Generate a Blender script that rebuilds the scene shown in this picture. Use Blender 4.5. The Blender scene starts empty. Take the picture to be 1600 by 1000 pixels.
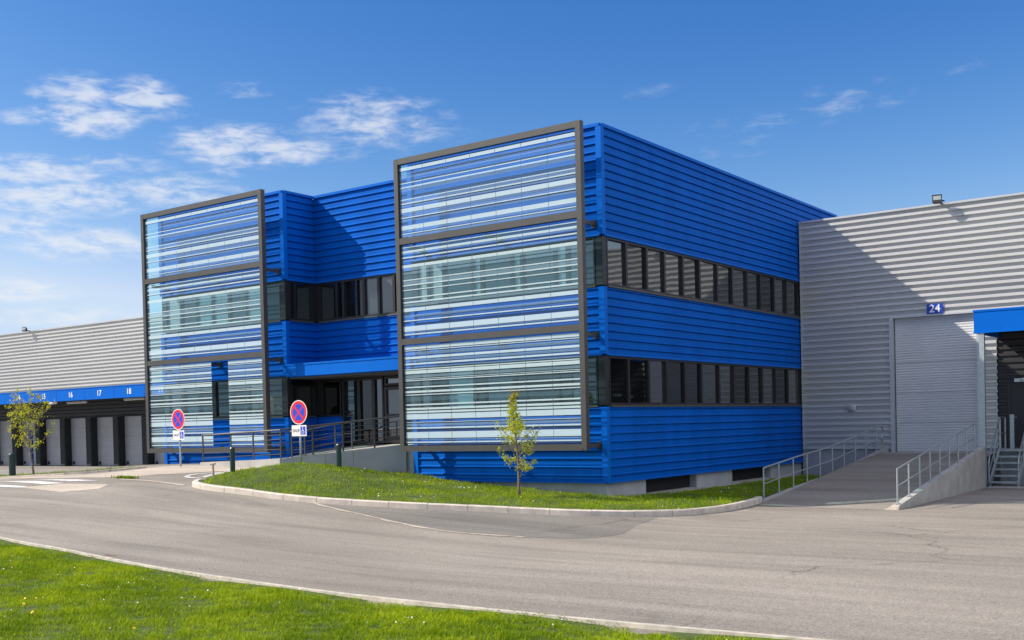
import bpy, math, random
import numpy as np
from mathutils import Vector, Matrix
random.seed(7); RNG = np.random.default_rng(11)
sc = bpy.context.scene; COL = sc.collection
PI = math.pi

# ------------------------------------------------------------------ helpers
class MB:
    """collects shapes that become ONE mesh object"""
    def __init__(s): s.v = []; s.f = []; s.m = []
    def poly(s, pts, mi=0):
        n = len(s.v); s.v += [tuple(p) for p in pts]; s.f.append(tuple(range(n, n+len(pts)))); s.m.append(mi)
    def hexa(s, c, mi=0):
        n = len(s.v); s.v += [tuple(p) for p in c]
        for f in ((0,3,2,1),(4,5,6,7),(0,1,5,4),(1,2,6,5),(2,3,7,6),(3,0,4,7)):
            s.f.append(tuple(n+i for i in f)); s.m.append(mi)
    def box(s, x0, x1, y0, y1, z0, z1, mi=0):
        s.hexa([(x0,y0,z0),(x1,y0,z0),(x1,y1,z0),(x0,y1,z0),(x0,y0,z1),(x1,y0,z1),(x1,y1,z1),(x0,y1,z1)], mi)
    def bar(s, p, q, w, h, mi=0, up=(0,0,1)):
        p, q = Vector(p), Vector(q); d = (q-p).normalized(); u = Vector(up)
        a = d.cross(u)
        if a.length < 1e-4: a = d.cross(Vector((0,1,0)))
        a.normalize(); b = a.cross(d).normalized(); a *= w/2; b *= h/2
        s.hexa([p-a-b, p+a-b, p+a+b, p-a+b, q-a-b, q+a-b, q+a+b, q-a+b], mi)
    def tube(s, pts, r, n=8, mi=0, cap=True):
        pts = [Vector(p) for p in pts]; rs = r if isinstance(r, (list, tuple)) else [r]*len(pts)
        base = len(s.v); prev = None
        for i, p in enumerate(pts):
            d = (pts[min(i+1, len(pts)-1)] - pts[max(i-1, 0)]).normalized()
            a = prev - d*prev.dot(d) if prev is not None else d.orthogonal()
            a.normalize(); prev = a; b = d.cross(a)
            for k in range(n):
                t = 2*PI*k/n; s.v.append(tuple(p + (a*math.cos(t) + b*math.sin(t))*rs[i]))
        for i in range(len(pts)-1):
            for k in range(n):
                k2 = (k+1) % n
                s.f.append((base+i*n+k, base+i*n+k2, base+(i+1)*n+k2, base+(i+1)*n+k)); s.m.append(mi)
        if cap:
            s.f.append(tuple(base+k for k in reversed(range(n)))); s.m.append(mi)
            e = base+(len(pts)-1)*n
            s.f.append(tuple(e+k for k in range(n))); s.m.append(mi)
    def disc(s, c, ax, r0, r1, n=32, mi=0, flat=None):
        """flat ring (r0 inner, r1 outer) round axis ax"""
        c = Vector(c); ax = Vector(ax).normalized(); a = ax.cross(Vector((0,0,1))).normalized(); b = a.cross(ax)
        base = len(s.v)
        for k in range(n):
            t = 2*PI*k/n; dd = a*math.cos(t)+b*math.sin(t)
            s.v.append(tuple(c+dd*r0)); s.v.append(tuple(c+dd*r1))
        for k in range(n):
            i, j = base+2*k, base+2*((k+1) % n)
            s.f.append((i, i+1, j+1, j)); s.m.append(mi)
    def grid(s, rows, mi=0):
        base = len(s.v); n = len(rows[0])
        for r in rows: s.v += [tuple(p) for p in r]
        for i in range(len(rows)-1):
            for k in range(n-1):
                s.f.append((base+i*n+k, base+i*n+k+1, base+(i+1)*n+k+1, base+(i+1)*n+k)); s.m.append(mi)
    def build(s, name, mats, parent=None, smooth=False):
        o0 = Vector((0,0,0))
        if parent is not None:
            r = parent
            while r.parent: r = r.parent
            o0 = r.location
        me = bpy.data.meshes.new(name)
        me.from_pydata([(x-o0.x, y-o0.y, z-o0.z) for x, y, z in s.v], [], s.f)
        mats = mats if isinstance(mats, (list, tuple)) else [mats]
        for m in mats: me.materials.append(m)
        me.polygons.foreach_set('material_index', s.m)
        if smooth: me.polygons.foreach_set('use_smooth', [True]*len(s.f))
        me.update()
        o = bpy.data.objects.new(name, me); COL.objects.link(o)
        if parent is not None: o.parent = parent
        return o

def tag(o, label=None, cat=None, group=None, kind=None):
    if label: o['label'] = label
    if cat: o['category'] = cat
    if group: o['group'] = group
    if kind: o['kind'] = kind
    return o
def thing(name, loc, label, cat, group=None):
    o = bpy.data.objects.new(name, None); COL.objects.link(o); o.location = loc; o.empty_display_size = .2
    return tag(o, label, cat, group)
def copy_tree(o, parent=None):
    c = o.copy(); COL.objects.link(c)
    if parent: c.parent = parent
    for ch in list(o.children): copy_tree(ch, c)
    return c
def np_mesh(name, V, F, mats, mi=None, smooth=False, parent=None, col=None):
    """V (n,3) array, F (m,k) array of equal-size faces"""
    me = bpy.data.meshes.new(name); n, k = F.shape
    me.vertices.add(len(V)); me.vertices.foreach_set('co', V.astype(np.float32).ravel())
    me.loops.add(n*k); me.loops.foreach_set('vertex_index', F.astype(np.int32).ravel())
    me.polygons.add(n); me.polygons.foreach_set('loop_start', np.arange(0, n*k, k, dtype=np.int32))
    for m in mats: me.materials.append(m)
    if mi is not None: me.polygons.foreach_set('material_index', mi.astype(np.int32))
    if smooth: me.polygons.foreach_set('use_smooth', np.ones(n, bool))
    if col is not None:
        at = me.attributes.new('tint', 'FLOAT', 'POINT'); at.data.foreach_set('value', col.astype(np.float32))
    me.update(calc_edges=True); me.validate()
    o = bpy.data.objects.new(name, me); COL.objects.link(o)
    if parent is not None: o.parent = parent
    return o

# ------------------------------------------------------------------ materials
def new_mat(name):
    m = bpy.data.materials.new(name); m.use_nodes = True
    nt = m.node_tree; return m, nt, nt.nodes['Principled BSDF'], nt.nodes, nt.links
def mat(name, base, rough=.6, metal=0, var=.12, scale=3, bump=0, bscale=60, spec=.5, coat=0, stretch=(1,1,1), var2=None):
    m, nt, b, N, L = new_mat(name)
    b.inputs['Roughness'].default_value = rough; b.inputs['Metallic'].default_value = metal
    b.inputs['Specular IOR Level'].default_value = spec; b.inputs['Coat Weight'].default_value = coat
    tc = N.new('ShaderNodeTexCoord'); mp = N.new('ShaderNodeMapping'); mp.inputs['Scale'].default_value = stretch
    L.new(tc.outputs['Object'], mp.inputs[0])
    nz = N.new('ShaderNodeTexNoise'); nz.inputs['Scale'].default_value = scale; nz.inputs['Detail'].default_value = 6
    L.new(mp.outputs[0], nz.inputs['Vector'])
    mx = N.new('ShaderNodeMix'); mx.data_type = 'RGBA'
    c0 = [c*(1-var) for c in base]; c1 = [min(1, c*(1+var)) for c in base]
    if var2: c1 = var2
    mx.inputs[6].default_value = (*c0, 1); mx.inputs[7].default_value = (*c1, 1)
    mr = N.new('ShaderNodeMapRange'); mr.inputs[1].default_value = .3; mr.inputs[2].default_value = .7
    L.new(nz.outputs[0], mr.inputs[0]); L.new(mr.outputs[0], mx.inputs[0]); L.new(mx.outputs[2], b.inputs['Base Color'])
    if bump:
        n2 = N.new('ShaderNodeTexNoise'); n2.inputs['Scale'].default_value = bscale; n2.inputs['Detail'].default_value = 4
        L.new(tc.outputs['Object'], n2.inputs['Vector'])
        bp = N.new('ShaderNodeBump'); bp.inputs['Strength'].default_value = bump; bp.inputs['Distance'].default_value = .01
        L.new(n2.outputs[0], bp.inputs['Height']); L.new(bp.outputs[0], b.inputs['Normal'])
    return m

M = {}
M['blue'] = mat('blue_painted_steel', (.001,.103,.48), .5, 0, .11, 1.3, .03, 4, .06, stretch=(1,1,.25))
M['blue_trim'] = mat('blue_trim', (.002,.122,.55), .42, 0, .05, 2, spec=.08)
M['silver'] = mat('silver_steel', (.60,.59,.575), .42, .25, .05, .8, .02, 3, stretch=(.3,1,2))
M['silver_trim'] = mat('silver_trim', (.55,.56,.57), .4, .4, .05, 2)
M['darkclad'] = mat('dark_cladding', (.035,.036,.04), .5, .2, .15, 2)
M['frame'] = mat('grey_frame', (.062,.060,.058), .45, .15, .08, 3, .02, 30)
M['alu'] = mat('dark_window_frame', (.03,.03,.032), .4, .3, .1, 4)
M['sill'] = mat('window_sill', (.09,.085,.08), .5, .1, .1, 4)
M['concrete'] = mat('concrete', (.40,.385,.36), .85, 0, .16, 2.2, .25, 40)
M['concrete_grey'] = mat('grey_concrete', (.34,.35,.36), .85, 0, .12, 1.6, .2, 30)
M['kerb'] = mat('kerb_stone', (.58,.51,.44), .85, 0, .16, 5, .3, 60)
M['edging'] = mat('edging_stone', (.50,.45,.38), .85, 0, .25, 6, .3, 60)
M['galv'] = mat('galvanised_steel', (.42,.47,.48), .42, .6, .12, 9)
M['rail'] = mat('dark_handrail_paint', (.06,.06,.062), .4, .3, .1, 8)
M['black'] = mat('black_rubber', (.022,.024,.024), .7, 0, .2, 8)
M['door_grey'] = mat('dock_door_panel', (.40,.395,.41), .5, .1, .05, 1.5)
M['shutter'] = mat('roller_shutter', (.62,.62,.61), .5, .1, .05, 1.2)
M['white'] = mat('white_paint', (.8,.8,.8), .45, 0, .03, 6)
M['offwhite'] = mat('white_enamel', (.78,.76,.72), .4, 0, .04, 6)
M['red'] = mat('sign_red', (.72,.012,.03), .35, 0, .04, 5)
M['signblue'] = mat('sign_blue', (.012,.06,.55), .35, 0, .04, 5)
M['numblue'] = mat('number_plate_blue', (.01,.05,.42), .35, 0, .04, 5)
M['bollard'] = mat('dark_green_bollard', (.012,.035,.035), .35, .1, .15, 6)
M['bark'] = mat('young_bark', (.17,.13,.10), .85, 0, .3, 18, .4, 60, stretch=(1,1,.2))
M['stake'] = mat('weathered_wood', (.42,.33,.25), .85, 0, .2, 12)
M['roof'] = mat('roof_membrane', (.25,.25,.25), .8)
M['core'] = mat('dark_interior', (.012,.012,.012), .9)
M['graytext'] = mat('grey_lettering', (.12,.12,.15), .5)
M['lens'] = mat('lamp_lens', (.35,.38,.36), .12, 0, .1, 10, spec=.8)
M['soffit'] = mat('dark_soffit', (.05,.05,.055), .6)

def pane_mat(name, base, rough=.02, ior=2.1):
    m, nt, b, N, L = new_mat(name)
    b.inputs['Base Color'].default_value = (*base, 1); b.inputs['Roughness'].default_value = rough
    b.inputs['IOR'].default_value = ior
    tc = N.new('ShaderNodeTexCoord'); nz = N.new('ShaderNodeTexNoise'); nz.inputs['Scale'].default_value = .9
    L.new(tc.outputs['Object'], nz.inputs['Vector'])
    bp = N.new('ShaderNodeBump'); bp.inputs['Strength'].default_value = .035; bp.inputs['Distance'].default_value = .05
    L.new(nz.outputs[0], bp.inputs['Height']); L.new(bp.outputs[0], b.inputs['Normal'])
    return m
M['pane'] = pane_mat('window_glass', (.008,.010,.012))
M['pane_dark'] = pane_mat('window_glass_dark', (.004,.005,.006), .03, 1.6)
M['pane_blind'] = pane_mat('window_glass_with_blind', (.30,.32,.33), .03, 1.8)
M['pane_grey'] = pane_mat('window_glass_grey', (.075,.075,.08), .03, 1.9)  # grey of the reflected sky put into the base colour
M['pane_sky'] = pane_mat('window_glass_reflecting', (.02,.022,.025), .02, 2.5)

def glass_mat(name, frit, fc=(.70,.86,.885), tint=(.79,.96,.98)):
    """clear sheet with a share of white frit dots"""
    m, nt, b, N, L = new_mat(name)
    b.inputs['Base Color'].default_value = (*fc,1); b.inputs['Roughness'].default_value = .25
    tr = N.new('ShaderNodeBsdfTransparent'); tr.inputs[0].default_value = (*tint, 1)
    gl = N.new('ShaderNodeBsdfGlossy'); gl.inputs['Roughness'].default_value = .03
    fr = N.new('ShaderNodeFresnel'); fr.inputs[0].default_value = 1.35
    m1 = N.new('ShaderNodeMixShader'); ge = N.new('ShaderNodeNewGeometry'); fm = N.new('ShaderNodeMath'); fm.operation = 'MULTIPLY'; iv = N.new('ShaderNodeMath'); iv.operation = 'SUBTRACT'; iv.inputs[0].default_value = 1; L.new(ge.outputs['Backfacing'], iv.inputs[1]); L.new(fr.outputs[0], fm.inputs[0]); L.new(iv.outputs[0], fm.inputs[1])
    L.new(fm.outputs[0], m1.inputs[0]); L.new(tr.outputs[0], m1.inputs[1]); L.new(gl.outputs[0], m1.inputs[2])
    ds = N.new('ShaderNodeBsdfTranslucent'); ds.inputs[0].default_value = (*fc,1)
    m0 = N.new('ShaderNodeMixShader'); m0.inputs[0].default_value = .25
    L.new(b.outputs[0], m0.inputs[1]); L.new(ds.outputs[0], m0.inputs[2])
    m2 = N.new('ShaderNodeMixShader'); m2.inputs[0].default_value = frit
    L.new(m1.outputs[0], m2.inputs[1]); L.new(m0.outputs[0], m2.inputs[2])
    L.new(m2.outputs[0], N['Material Output'].inputs[0])
    return m
GM = [glass_mat('glass_clear', .03), glass_mat('glass_fine_lines', .13, (.45,.74,.88)), glass_mat('glass_white_band', .82), glass_mat('glass_dense_lines', .30, (.50,.75,.90)), glass_mat('glass_shadow_line', .72, (.03,.05,.07))]

def asphalt(name, a, b2, sc_=1.0):
    m, nt, b, N, L = new_mat(name); b.inputs['Roughness'].default_value = .9; b.inputs['Specular IOR Level'].default_value = .25
    tc = N.new('ShaderNodeTexCoord')
    def noise(scale, det=5, st=None):
        n = N.new('ShaderNodeTexNoise'); n.inputs['Scale'].default_value = scale; n.inputs['Detail'].default_value = det
        if st:
            mp = N.new('ShaderNodeMapping'); mp.inputs['Scale'].default_value = st; mp.inputs['Rotation'].default_value = (0,0,.35); L.new(tc.outputs['Object'], mp.inputs[0]); L.new(mp.outputs[0], n.inputs['Vector'])
        else: L.new(tc.outputs['Object'], n.inputs['Vector'])
        return n
    def mixc(f, c0, c1, lo=.3, hi=.7):
        mr = N.new('ShaderNodeMapRange'); mr.inputs[1].default_value = lo; mr.inputs[2].default_value = hi; L.new(f, mr.inputs[0])
        mx = N.new('ShaderNodeMix'); mx.data_type = 'RGBA'; L.new(mr.outputs[0], mx.inputs[0])
        for i, c in ((6, c0), (7, c1)):
            if isinstance(c, tuple): mx.inputs[i].default_value = (*c, 1)
            else: L.new(c, mx.inputs[i])
        return mx.outputs[2]
    big = noise(.22, 6); streak = noise(.9, 6, (.16,1,1)); fine = noise(42, 4); spk = noise(130, 3)
    c = mixc(big.outputs[0], a, b2)
    d = mixc(streak.outputs[0], (.80,.80,.80), (1.09,1.09,1.09))
    mu = N.new('ShaderNodeMix'); mu.data_type = 'RGBA'; mu.blend_type = 'MULTIPLY'; mu.inputs[0].default_value = 1
    L.new(c, mu.inputs[6]); L.new(d, mu.inputs[7])
    e = mixc(fine.outputs[0], (.66,.66,.66), (1.34,1.34,1.34), .33, .67)
    mu2 = N.new('ShaderNodeMix'); mu2.data_type = 'RGBA'; mu2.blend_type = 'MULTIPLY'; mu2.inputs[0].default_value = 1
    L.new(mu.outputs[2], mu2.inputs[6]); L.new(e, mu2.inputs[7])
    # hairline cracks and tyre rubbing
    wob = noise(1.1, 4); va = N.new('ShaderNodeVectorMath'); va.operation = 'MULTIPLY_ADD'; L.new(wob.outputs[1], va.inputs[0]); va.inputs[1].default_value = (.9,.9,0); L.new(tc.outputs['Object'], va.inputs[2])
    vo = N.new('ShaderNodeTexVoronoi'); vo.feature = 'DISTANCE_TO_EDGE'; vo.inputs['Scale'].default_value = .16; L.new(va.outputs[0], vo.inputs['Vector'])
    cr = mixc(vo.outputs['Distance'], (.62,.62,.62), (1,1,1), .0012, .006)
    gate = noise(.13, 2); ck = mixc(gate.outputs[0], (1,1,1), cr, .50, .60)
    scuff = noise(2.6, 5, (.05,1,1)); sc2 = mixc(scuff.outputs[0], (.87,.87,.88), (1.03,1.03,1.03), .34, .5)
    spot = noise(.75, 3); sp2 = mixc(spot.outputs[0], (.80,.80,.80), (1,1,1), .25, .36)
    last = mu2.outputs[2]
    for q in (ck, sc2, sp2):
        m3 = N.new('ShaderNodeMix'); m3.data_type = 'RGBA'; m3.blend_type = 'MULTIPLY'; m3.inputs[0].default_value = 1; L.new(last, m3.inputs[6]); L.new(q, m3.inputs[7]); last = m3.outputs[2]
    L.new(last, b.inputs['Base Color'])
    bp = N.new('ShaderNodeBump'); bp.inputs['Strength'].default_value = .5; bp.inputs['Distance'].default_value = .01
    L.new(spk.outputs[0], bp.inputs['Height']); L.new(bp.outputs[0], b.inputs['Normal'])
    return m
M['asphalt'] = asphalt('worn_asphalt', (.252,.225,.194), (.312,.280,.243))
M['asphalt_dark'] = asphalt('darker_asphalt', (.185,.170,.153), (.232,.213,.192))
M['asphalt_yard'] = asphalt('yard_surface', (.27,.245,.22), (.32,.29,.265))
M['paving'] = asphalt('pale_concrete_paving', (.47,.40,.33), (.56,.48,.40))
M['roadpaint'] = mat('road_paint', (.62,.61,.60), .8, 0, .25, 7)
M['wornpaint'] = mat('worn_road_paint', (.50,.48,.46), .85, 0, .3, 9)
M['soil'] = mat('turf_soil', (.055,.085,.012), .95, 0, .35, 2.5, .5, 25)

def leaf_mat(name, c0, c1, trans=.35, spec=.3):
    m, nt, b, N, L = new_mat(name)
    at = N.new('ShaderNodeAttribute'); at.attribute_name = 'tint'
    mx = N.new('ShaderNodeMix'); mx.data_type = 'RGBA'; mx.inputs[6].default_value = (*c0,1); mx.inputs[7].default_value = (*c1,1)
    L.new(at.outputs['Fac'], mx.inputs[0]); L.new(mx.outputs[2], b.inputs['Base Color'])
    b.inputs['Roughness'].default_value = .5; b.inputs['Specular IOR Level'].default_value = spec
    tl = N.new('ShaderNodeBsdfTranslucent'); L.new(mx.outputs[2], tl.inputs[0])
    ms = N.new('ShaderNodeMixShader'); ms.inputs[0].default_value = trans
    L.new(b.outputs[0], ms.inputs[1]); L.new(tl.outputs[0], ms.inputs[2]); L.new(ms.outputs[0], N['Material Output'].inputs[0])
    return m
M['grass'] = leaf_mat('grass_blades', (.145,.245,.004), (.43,.53,.012), .42, .08)
M['leaf'] = leaf_mat('spring_leaves', (.33,.40,.012), (.66,.66,.04), .5, .1)
M['leaf_red'] = leaf_mat('reddish_leaves', (.20,.09,.03), (.42,.30,.03), .4)
M['petal'] = mat('daisy_petals', (.75,.75,.72), .6)
M['yellow'] = mat('dandelion_yellow', (.75,.50,.01), .6)

# ------------------------------------------------------------------ terrain
XS = [-400,-60,-42,-33,-26,-20,-16,-11,-8,-5,0,4,400]
ZS = [-.4,-.36,-.34,-.25,.05,.42,.5,.47,.22,-.15,-.5,-.7,-.7]
def sm(t): t = np.clip(t, 0, 1); return t*t*(3-2*t)
def g(x, y):
    x = np.asarray(x, float); y = np.asarray(y, float)
    h = sum(np.interp(x+d, XS, ZS) for d in (-.8,-.4,0,.4,.8))/5 + .7
    w = .4+.6*sm((y+13)/11); back = sm((y-3)/8)*sm((-15-x)/6)
    return (-.7+h*w)*(1-back) - .34*back
def gz(x, y): return float(g(x, y))

def axis_vals(lo, hi, a, b, fine, coarse_n):
    return np.concatenate([-np.geomspace(a-lo+1, 1, coarse_n)[:-1]+a+1, np.arange(a, b+1e-6, fine), b-1+np.geomspace(1, hi-b+1, coarse_n)[1:]])
xs = axis_vals(-420, 420, -62, 34, .5, 14); ys = axis_vals(-420, 420, -34, 24, .5, 14)
X, Y = np.meshgrid(xs, ys); Z = g(X, Y)
V = np.stack([X.ravel(), Y.ravel(), Z.ravel()], 1); nx = len(xs)
ii = (np.arange(len(ys)-1)[:,None]*nx + np.arange(nx-1)[None,:]).ravel()
F = np.stack([ii, ii+1, ii+nx+1, ii+nx], 1)
tag(np_mesh('road', V, F, [M['asphalt']], smooth=True), kind='structure')

def inside(P, poly):
    x, y = P[:,0], P[:,1]; r = np.zeros(len(P), bool); n = len(poly)
    for i in range(n):
        x1, y1 = poly[i]; x2, y2 = poly[(i+1) % n]
        c = ((y1 > y) != (y2 > y)) & (x < (x2-x1)*(y-y1)/((y2-y1) or 1e-9)+x1); r ^= c
    return r
def sheet(name, poly, material, lift, step=.35, hf=None):
    """a thin sheet draped on the ground inside polygon poly"""
    import bmesh
    bm = bmesh.new(); vs = [bm.verts.new((x, y, 0)) for x, y in poly]; bm.faces.new(vs)
    lo = np.min(poly, 0); hi = np.max(poly, 0)
    for ax in (0, 1):
        for t in np.arange(lo[ax]+step, hi[ax], step):
            co = [0,0,0]; no = [0,0,0]; co[ax] = t; no[ax] = 1
            bmesh.ops.bisect_plane(bm, geom=bm.verts[:]+bm.edges[:]+bm.faces[:], plane_co=co, plane_no=no)
    for v in bm.verts: v.co.z = (hf(v.co.x, v.co.y) if hf else gz(v.co.x, v.co.y)) + lift
    bmesh.ops.recalc_face_normals(bm, faces=bm.faces[:])
    me = bpy.data.meshes.new(name); bm.to_mesh(me); bm.free(); me.materials.append(material)
    me.polygons.foreach_set('use_smooth', [True]*len(me.polygons))
    o = bpy.data.objects.new(name, me); COL.objects.link(o); return o
def smooth_path(pts, step=.15):
    """Catmull-Rom through pts"""
    P = [np.array(p, float) for p in pts]; P = [2*P[0]-P[1]]+P+[2*P[-1]-P[-2]]; out = []
    for i in range(1, len(P)-2):
        n = max(2, int(np.linalg.norm(P[i+1]-P[i])/step))
        for k in range(n):
            t = k/n; out.append(.5*((2*P[i])+(P[i+1]-P[i-1])*t+(2*P[i-1]-5*P[i]+4*P[i+1]-P[i+2])*t*t+(3*P[i]-P[i-1]-3*P[i+1]+P[i+2])*t**3))
    out.append(P[-2]); return np.array(out)

# kerb of the grass island: foot of the front face, left tip to the ramp
KERB = [(-9.62,-6.0),(-9.35,-6.4),(-8.4,-6.56),(-7.21,-6.46),(-5.97,-6.31),(-4.77,-6.05),(-2.61,-5.40),(-1.63,-4.95),(.31,-4.12),(1.4,-3.65),(2.47,-2.85),(3.1,-1.85),(3.42,-.4),(3.42,1.0),(3.28,2.2),(3.10,3.0)]
KP = smooth_path(KERB)
mb = MB()
seg = np.concatenate([[0], np.cumsum(np.linalg.norm(np.diff(KP, axis=0), axis=1))])
tan = np.gradient(KP, axis=0); tan /= np.linalg.norm(tan, axis=1)[:,None]; nor = np.stack([-tan[:,1], tan[:,0]], 1)   # inward (left of travel)
def kp(s):
    return np.array([np.interp(s, seg, KP[:,0]), np.interp(s, seg, KP[:,1])]), np.array([np.interp(s, seg, nor[:,0]), np.interp(s, seg, nor[:,1])])
s = 0
while s < seg[-1]-.2:
    e = min(s+1.0, seg[-1]); n = 4; dz = random.uniform(-.006,.006)
    sec = []
    for k in range(n+1):
        a = s+.008+(e-s-.016)*k/n; p, q = kp(a); zz = gz(*p)+dz
        i = p+q*.16
        sec.append([(p[0],p[1],zz-.15),(p[0],p[1],zz+.125),(p[0]+q[0]*.025,p[1]+q[1]*.025,zz+.15),(i[0],i[1],zz+.15),(i[0],i[1],zz-.15)])
    mb.grid(sec)
    mb.poly(sec[0]); mb.poly(list(reversed(sec[-1])))
    s = e
tag(mb.build('kerb', M['kerb']), kind='structure')
mb = MB()   # mortar behind the joints
mb.grid([[(p[0]+q[0]*.012, p[1]+q[1]*.012, gz(*p)-.1), (p[0]+q[0]*.03, p[1]+q[1]*.03, gz(*p)+.128), (p[0]+q[0]*.15, p[1]+q[1]*.15, gz(*p)+.13)] for p, q in zip(KP, nor)])
tag(mb.build('kerb_mortar', M['white']), kind='structure')

# grass island
inner = KP + nor*.15
ISL = [tuple(p) for p in inner[::3]] + [(2.98,3.2),(2.98,12.6),(.75,12.6),(.75,2.4),(.45,2.2),(.45,.5),(-.02,-.03),(-6.9,-.03),(-7.2,-.5),(-8.4,-1.45),(-9.3,-2.2),(-9.9,-2.75),(-10.1,-3.4),(-10.05,-4.6)]
ISLa = np.array(ISL)
def poly_dist(x, y, poly):
    d = 1e9
    for i in range(len(poly)):
        a = poly[i]; b = poly[(i+1) % len(poly)]; ab = b-a; t = np.clip(((x-a[0])*ab[0]+(y-a[1])*ab[1])/(ab@ab+1e-9), 0, 1)
        d = np.minimum(d, np.hypot(x-a[0]-t*ab[0], y-a[1]-t*ab[1]))
    return d
def isl_h(x, y):
    d = poly_dist(x, y, ISLa)
    m = .26*np.exp(-((x+7.6)/2.3)**2-((y+3.2)/1.6)**2)
    und = .03*np.sin(x*2.3+y)*np.sin(y*1.9-x*.7)
    return g(x, y) + .11 + (m+und)*sm(d/.9) + .02*sm(d/.3)
tag(sheet('grass_island', ISL, M['soil'], 0, .3, lambda x, y: float(isl_h(x, y))), kind='structure')

# foreground lawn
FGK = smooth_path([(-16,-12.4),(-10,-13.55),(-5.91,-14.08),(-3.5,-14.28),(-1.94,-14.5),(.1,-14.75),(2.2,-14.88),(3.83,-14.95),(6.27,-15.02),(8.19,-15.03),(9.4,-14.98),(10.3,-14.93),(14,-14.7),(22,-14)], .5)
LAWN = [tuple(p-np.array((0,.08))) for p in FGK] + [(22,-34),(-16,-34)]
def lawn_h(x, y): return g(x, y) + .012 + .07*sm((np.interp(x, FGK[:,0], FGK[:,1])-.1-y)/1.6) + .025*np.sin(x*1.7+.5*y)*np.sin(y*1.3)
tag(sheet('lawn', LAWN, M['soil'], 0, .5, lambda x, y: float(lawn_h(x, y))), kind='structure')
mb = MB()
for i in range(len(FGK)-1):
    p, q = FGK[i], FGK[i+1]
    for a, b in ((p, q),):
        z0, z1 = gz(*a)+.05, gz(*b)+.05
        mb.hexa([(a[0],a[1]-.085,z0-.15),(b[0],b[1]-.085,z1-.15),(b[0],b[1],z1-.15),(a[0],a[1],z0-.15),(a[0],a[1]-.085,z0),(b[0],b[1]-.085,z1),(b[0],b[1],z1),(a[0],a[1],z0)])
tag(mb.build('edging_kerb', M['edging']), kind='structure')

def blades(P, hfun, h, w, lean=.6):
    """one tapered bent blade (two quads) at every point of P"""
    n = len(P); z = hfun(P[:,0], P[:,1]); base = np.stack([P[:,0], P[:,1], z-.01], 1)
    a = RNG.uniform(0, 2*PI, n); hh = h*RNG.uniform(.45, 1.25, n); ww = w*RNG.uniform(.6, 1.3, n)
    d = np.stack([np.cos(a), np.sin(a), 0*a], 1); t = np.stack([-np.sin(a), np.cos(a), 0*a], 1)
    ln = RNG.uniform(.1, 1, n)*lean*hh
    m = base + d*(ln*.35)[:,None]; m[:,2] += hh*.6
    tp = base + d*ln[:,None]; tp[:,2] += hh*RNG.uniform(.75,1,n)
    W = t*(ww/2)[:,None]
    V = np.stack([base-W, base+W, m+W*.75, m-W*.75, tp+W*.15, tp-W*.15], 1).reshape(-1, 3)
    k = np.arange(n)*6
    F = np.concatenate([np.stack([k, k+1, k+2, k+3], 1), np.stack([k+3, k+2, k+4, k+5], 1)])
    return V, F
def clumpy(n, lo, hi, poly, hole=None, freq=2.2):
    P = RNG.uniform(lo, hi, (n, 2)); P = P[inside(P, poly)]
    f = .6*np.sin(P[:,0]*freq+1.3*np.sin(P[:,1]*1.7))*np.sin(P[:,1]*freq*1.2+1.1*np.sin(P[:,0]*1.4))+.9*np.sin(P[:,0]*8.3+2*np.sin(P[:,1]*3.1))*np.sin(P[:,1]*9.1+2*np.sin(P[:,0]*2.7))
    return P, f
def patch_tint(P, n=None):
    x, y = P[:,0], P[:,1]
    t = .45+.16*np.sin(x*1.9+2*np.sin(y*1.1))+.14*np.sin(y*2.7+1.6*np.sin(x*2.1))+.12*np.sin(x*6.1+y*4.3+2*np.sin(y*5))
    return np.clip(t+RNG.normal(0, .24, len(P)), 0, 1)
def grow(name, poly, hfun, n, h, w, lo, hi, lean=.7, edge=None):
    P, f = clumpy(n, lo, hi, poly)
    hv = h*np.clip(1+.55*f, .25, 2)
    if edge is not None:
        dd = np.interp(P[:,0], edge[:,0], edge[:,1])-.10-P[:,1]; ok = dd > RNG.uniform(-.06, .12, len(P)); P, hv, dd = P[ok], hv[ok], dd[ok]; hv = hv*(.45+.55*sm(dd/.5))
    V, F = blades(P, hfun, 1, 1, lean)
    # rescale blades per point
    zb = np.repeat(V.reshape(-1,6,3)[:,:1,:], 6, 1); cen = V.reshape(-1,6,3)[:,:2,:].mean(1)[:,None,:]
    D = V.reshape(-1,6,3)-cen; t = RNG.uniform(.6,1.2,len(P))
    side = np.zeros_like(D); 
    Vn = cen + D*hv[:,None,None]
    # width: recompute from h-scaled to real width
    mid = np.stack([(Vn[:,0]+Vn[:,1])/2]*2+[(Vn[:,2]+Vn[:,3])/2]*2+[(Vn[:,4]+Vn[:,5])/2]*2, 1)
    Vn = mid + (Vn-mid)*(w/hv*t)[:,None,None]
    tint = np.repeat(patch_tint(P), 6)
    o = np_mesh(name, Vn.reshape(-1,3), F, [M['grass']], col=tint)
    return o
lawn_view = [(-7.5,-13.9),(-5.9,-14.15),(-1.9,-14.56),(2.2,-14.95),(6.3,-15.06),(11.3,-15.0),(11.3,-16.5),(8.3,-18.6),(3.6,-21.0),(1.5,-20),(-3.0,-17),(-7.5,-14.6)]
tag(grow('grass', lawn_view, lawn_h, 400000, .056, .0085, (-7.5,-21), (11.3,-13.9), 1.0, FGK), 'short bright green spring grass on the verge in the foreground', 'grass', kind='stuff')
tag(grow('grass', ISL, isl_h, 150000, .07, .012, (-10.1,-6.6), (3.5,12.7)), 'thick green grass on the mounded island before the blue building', 'grass', kind='stuff')

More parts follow.
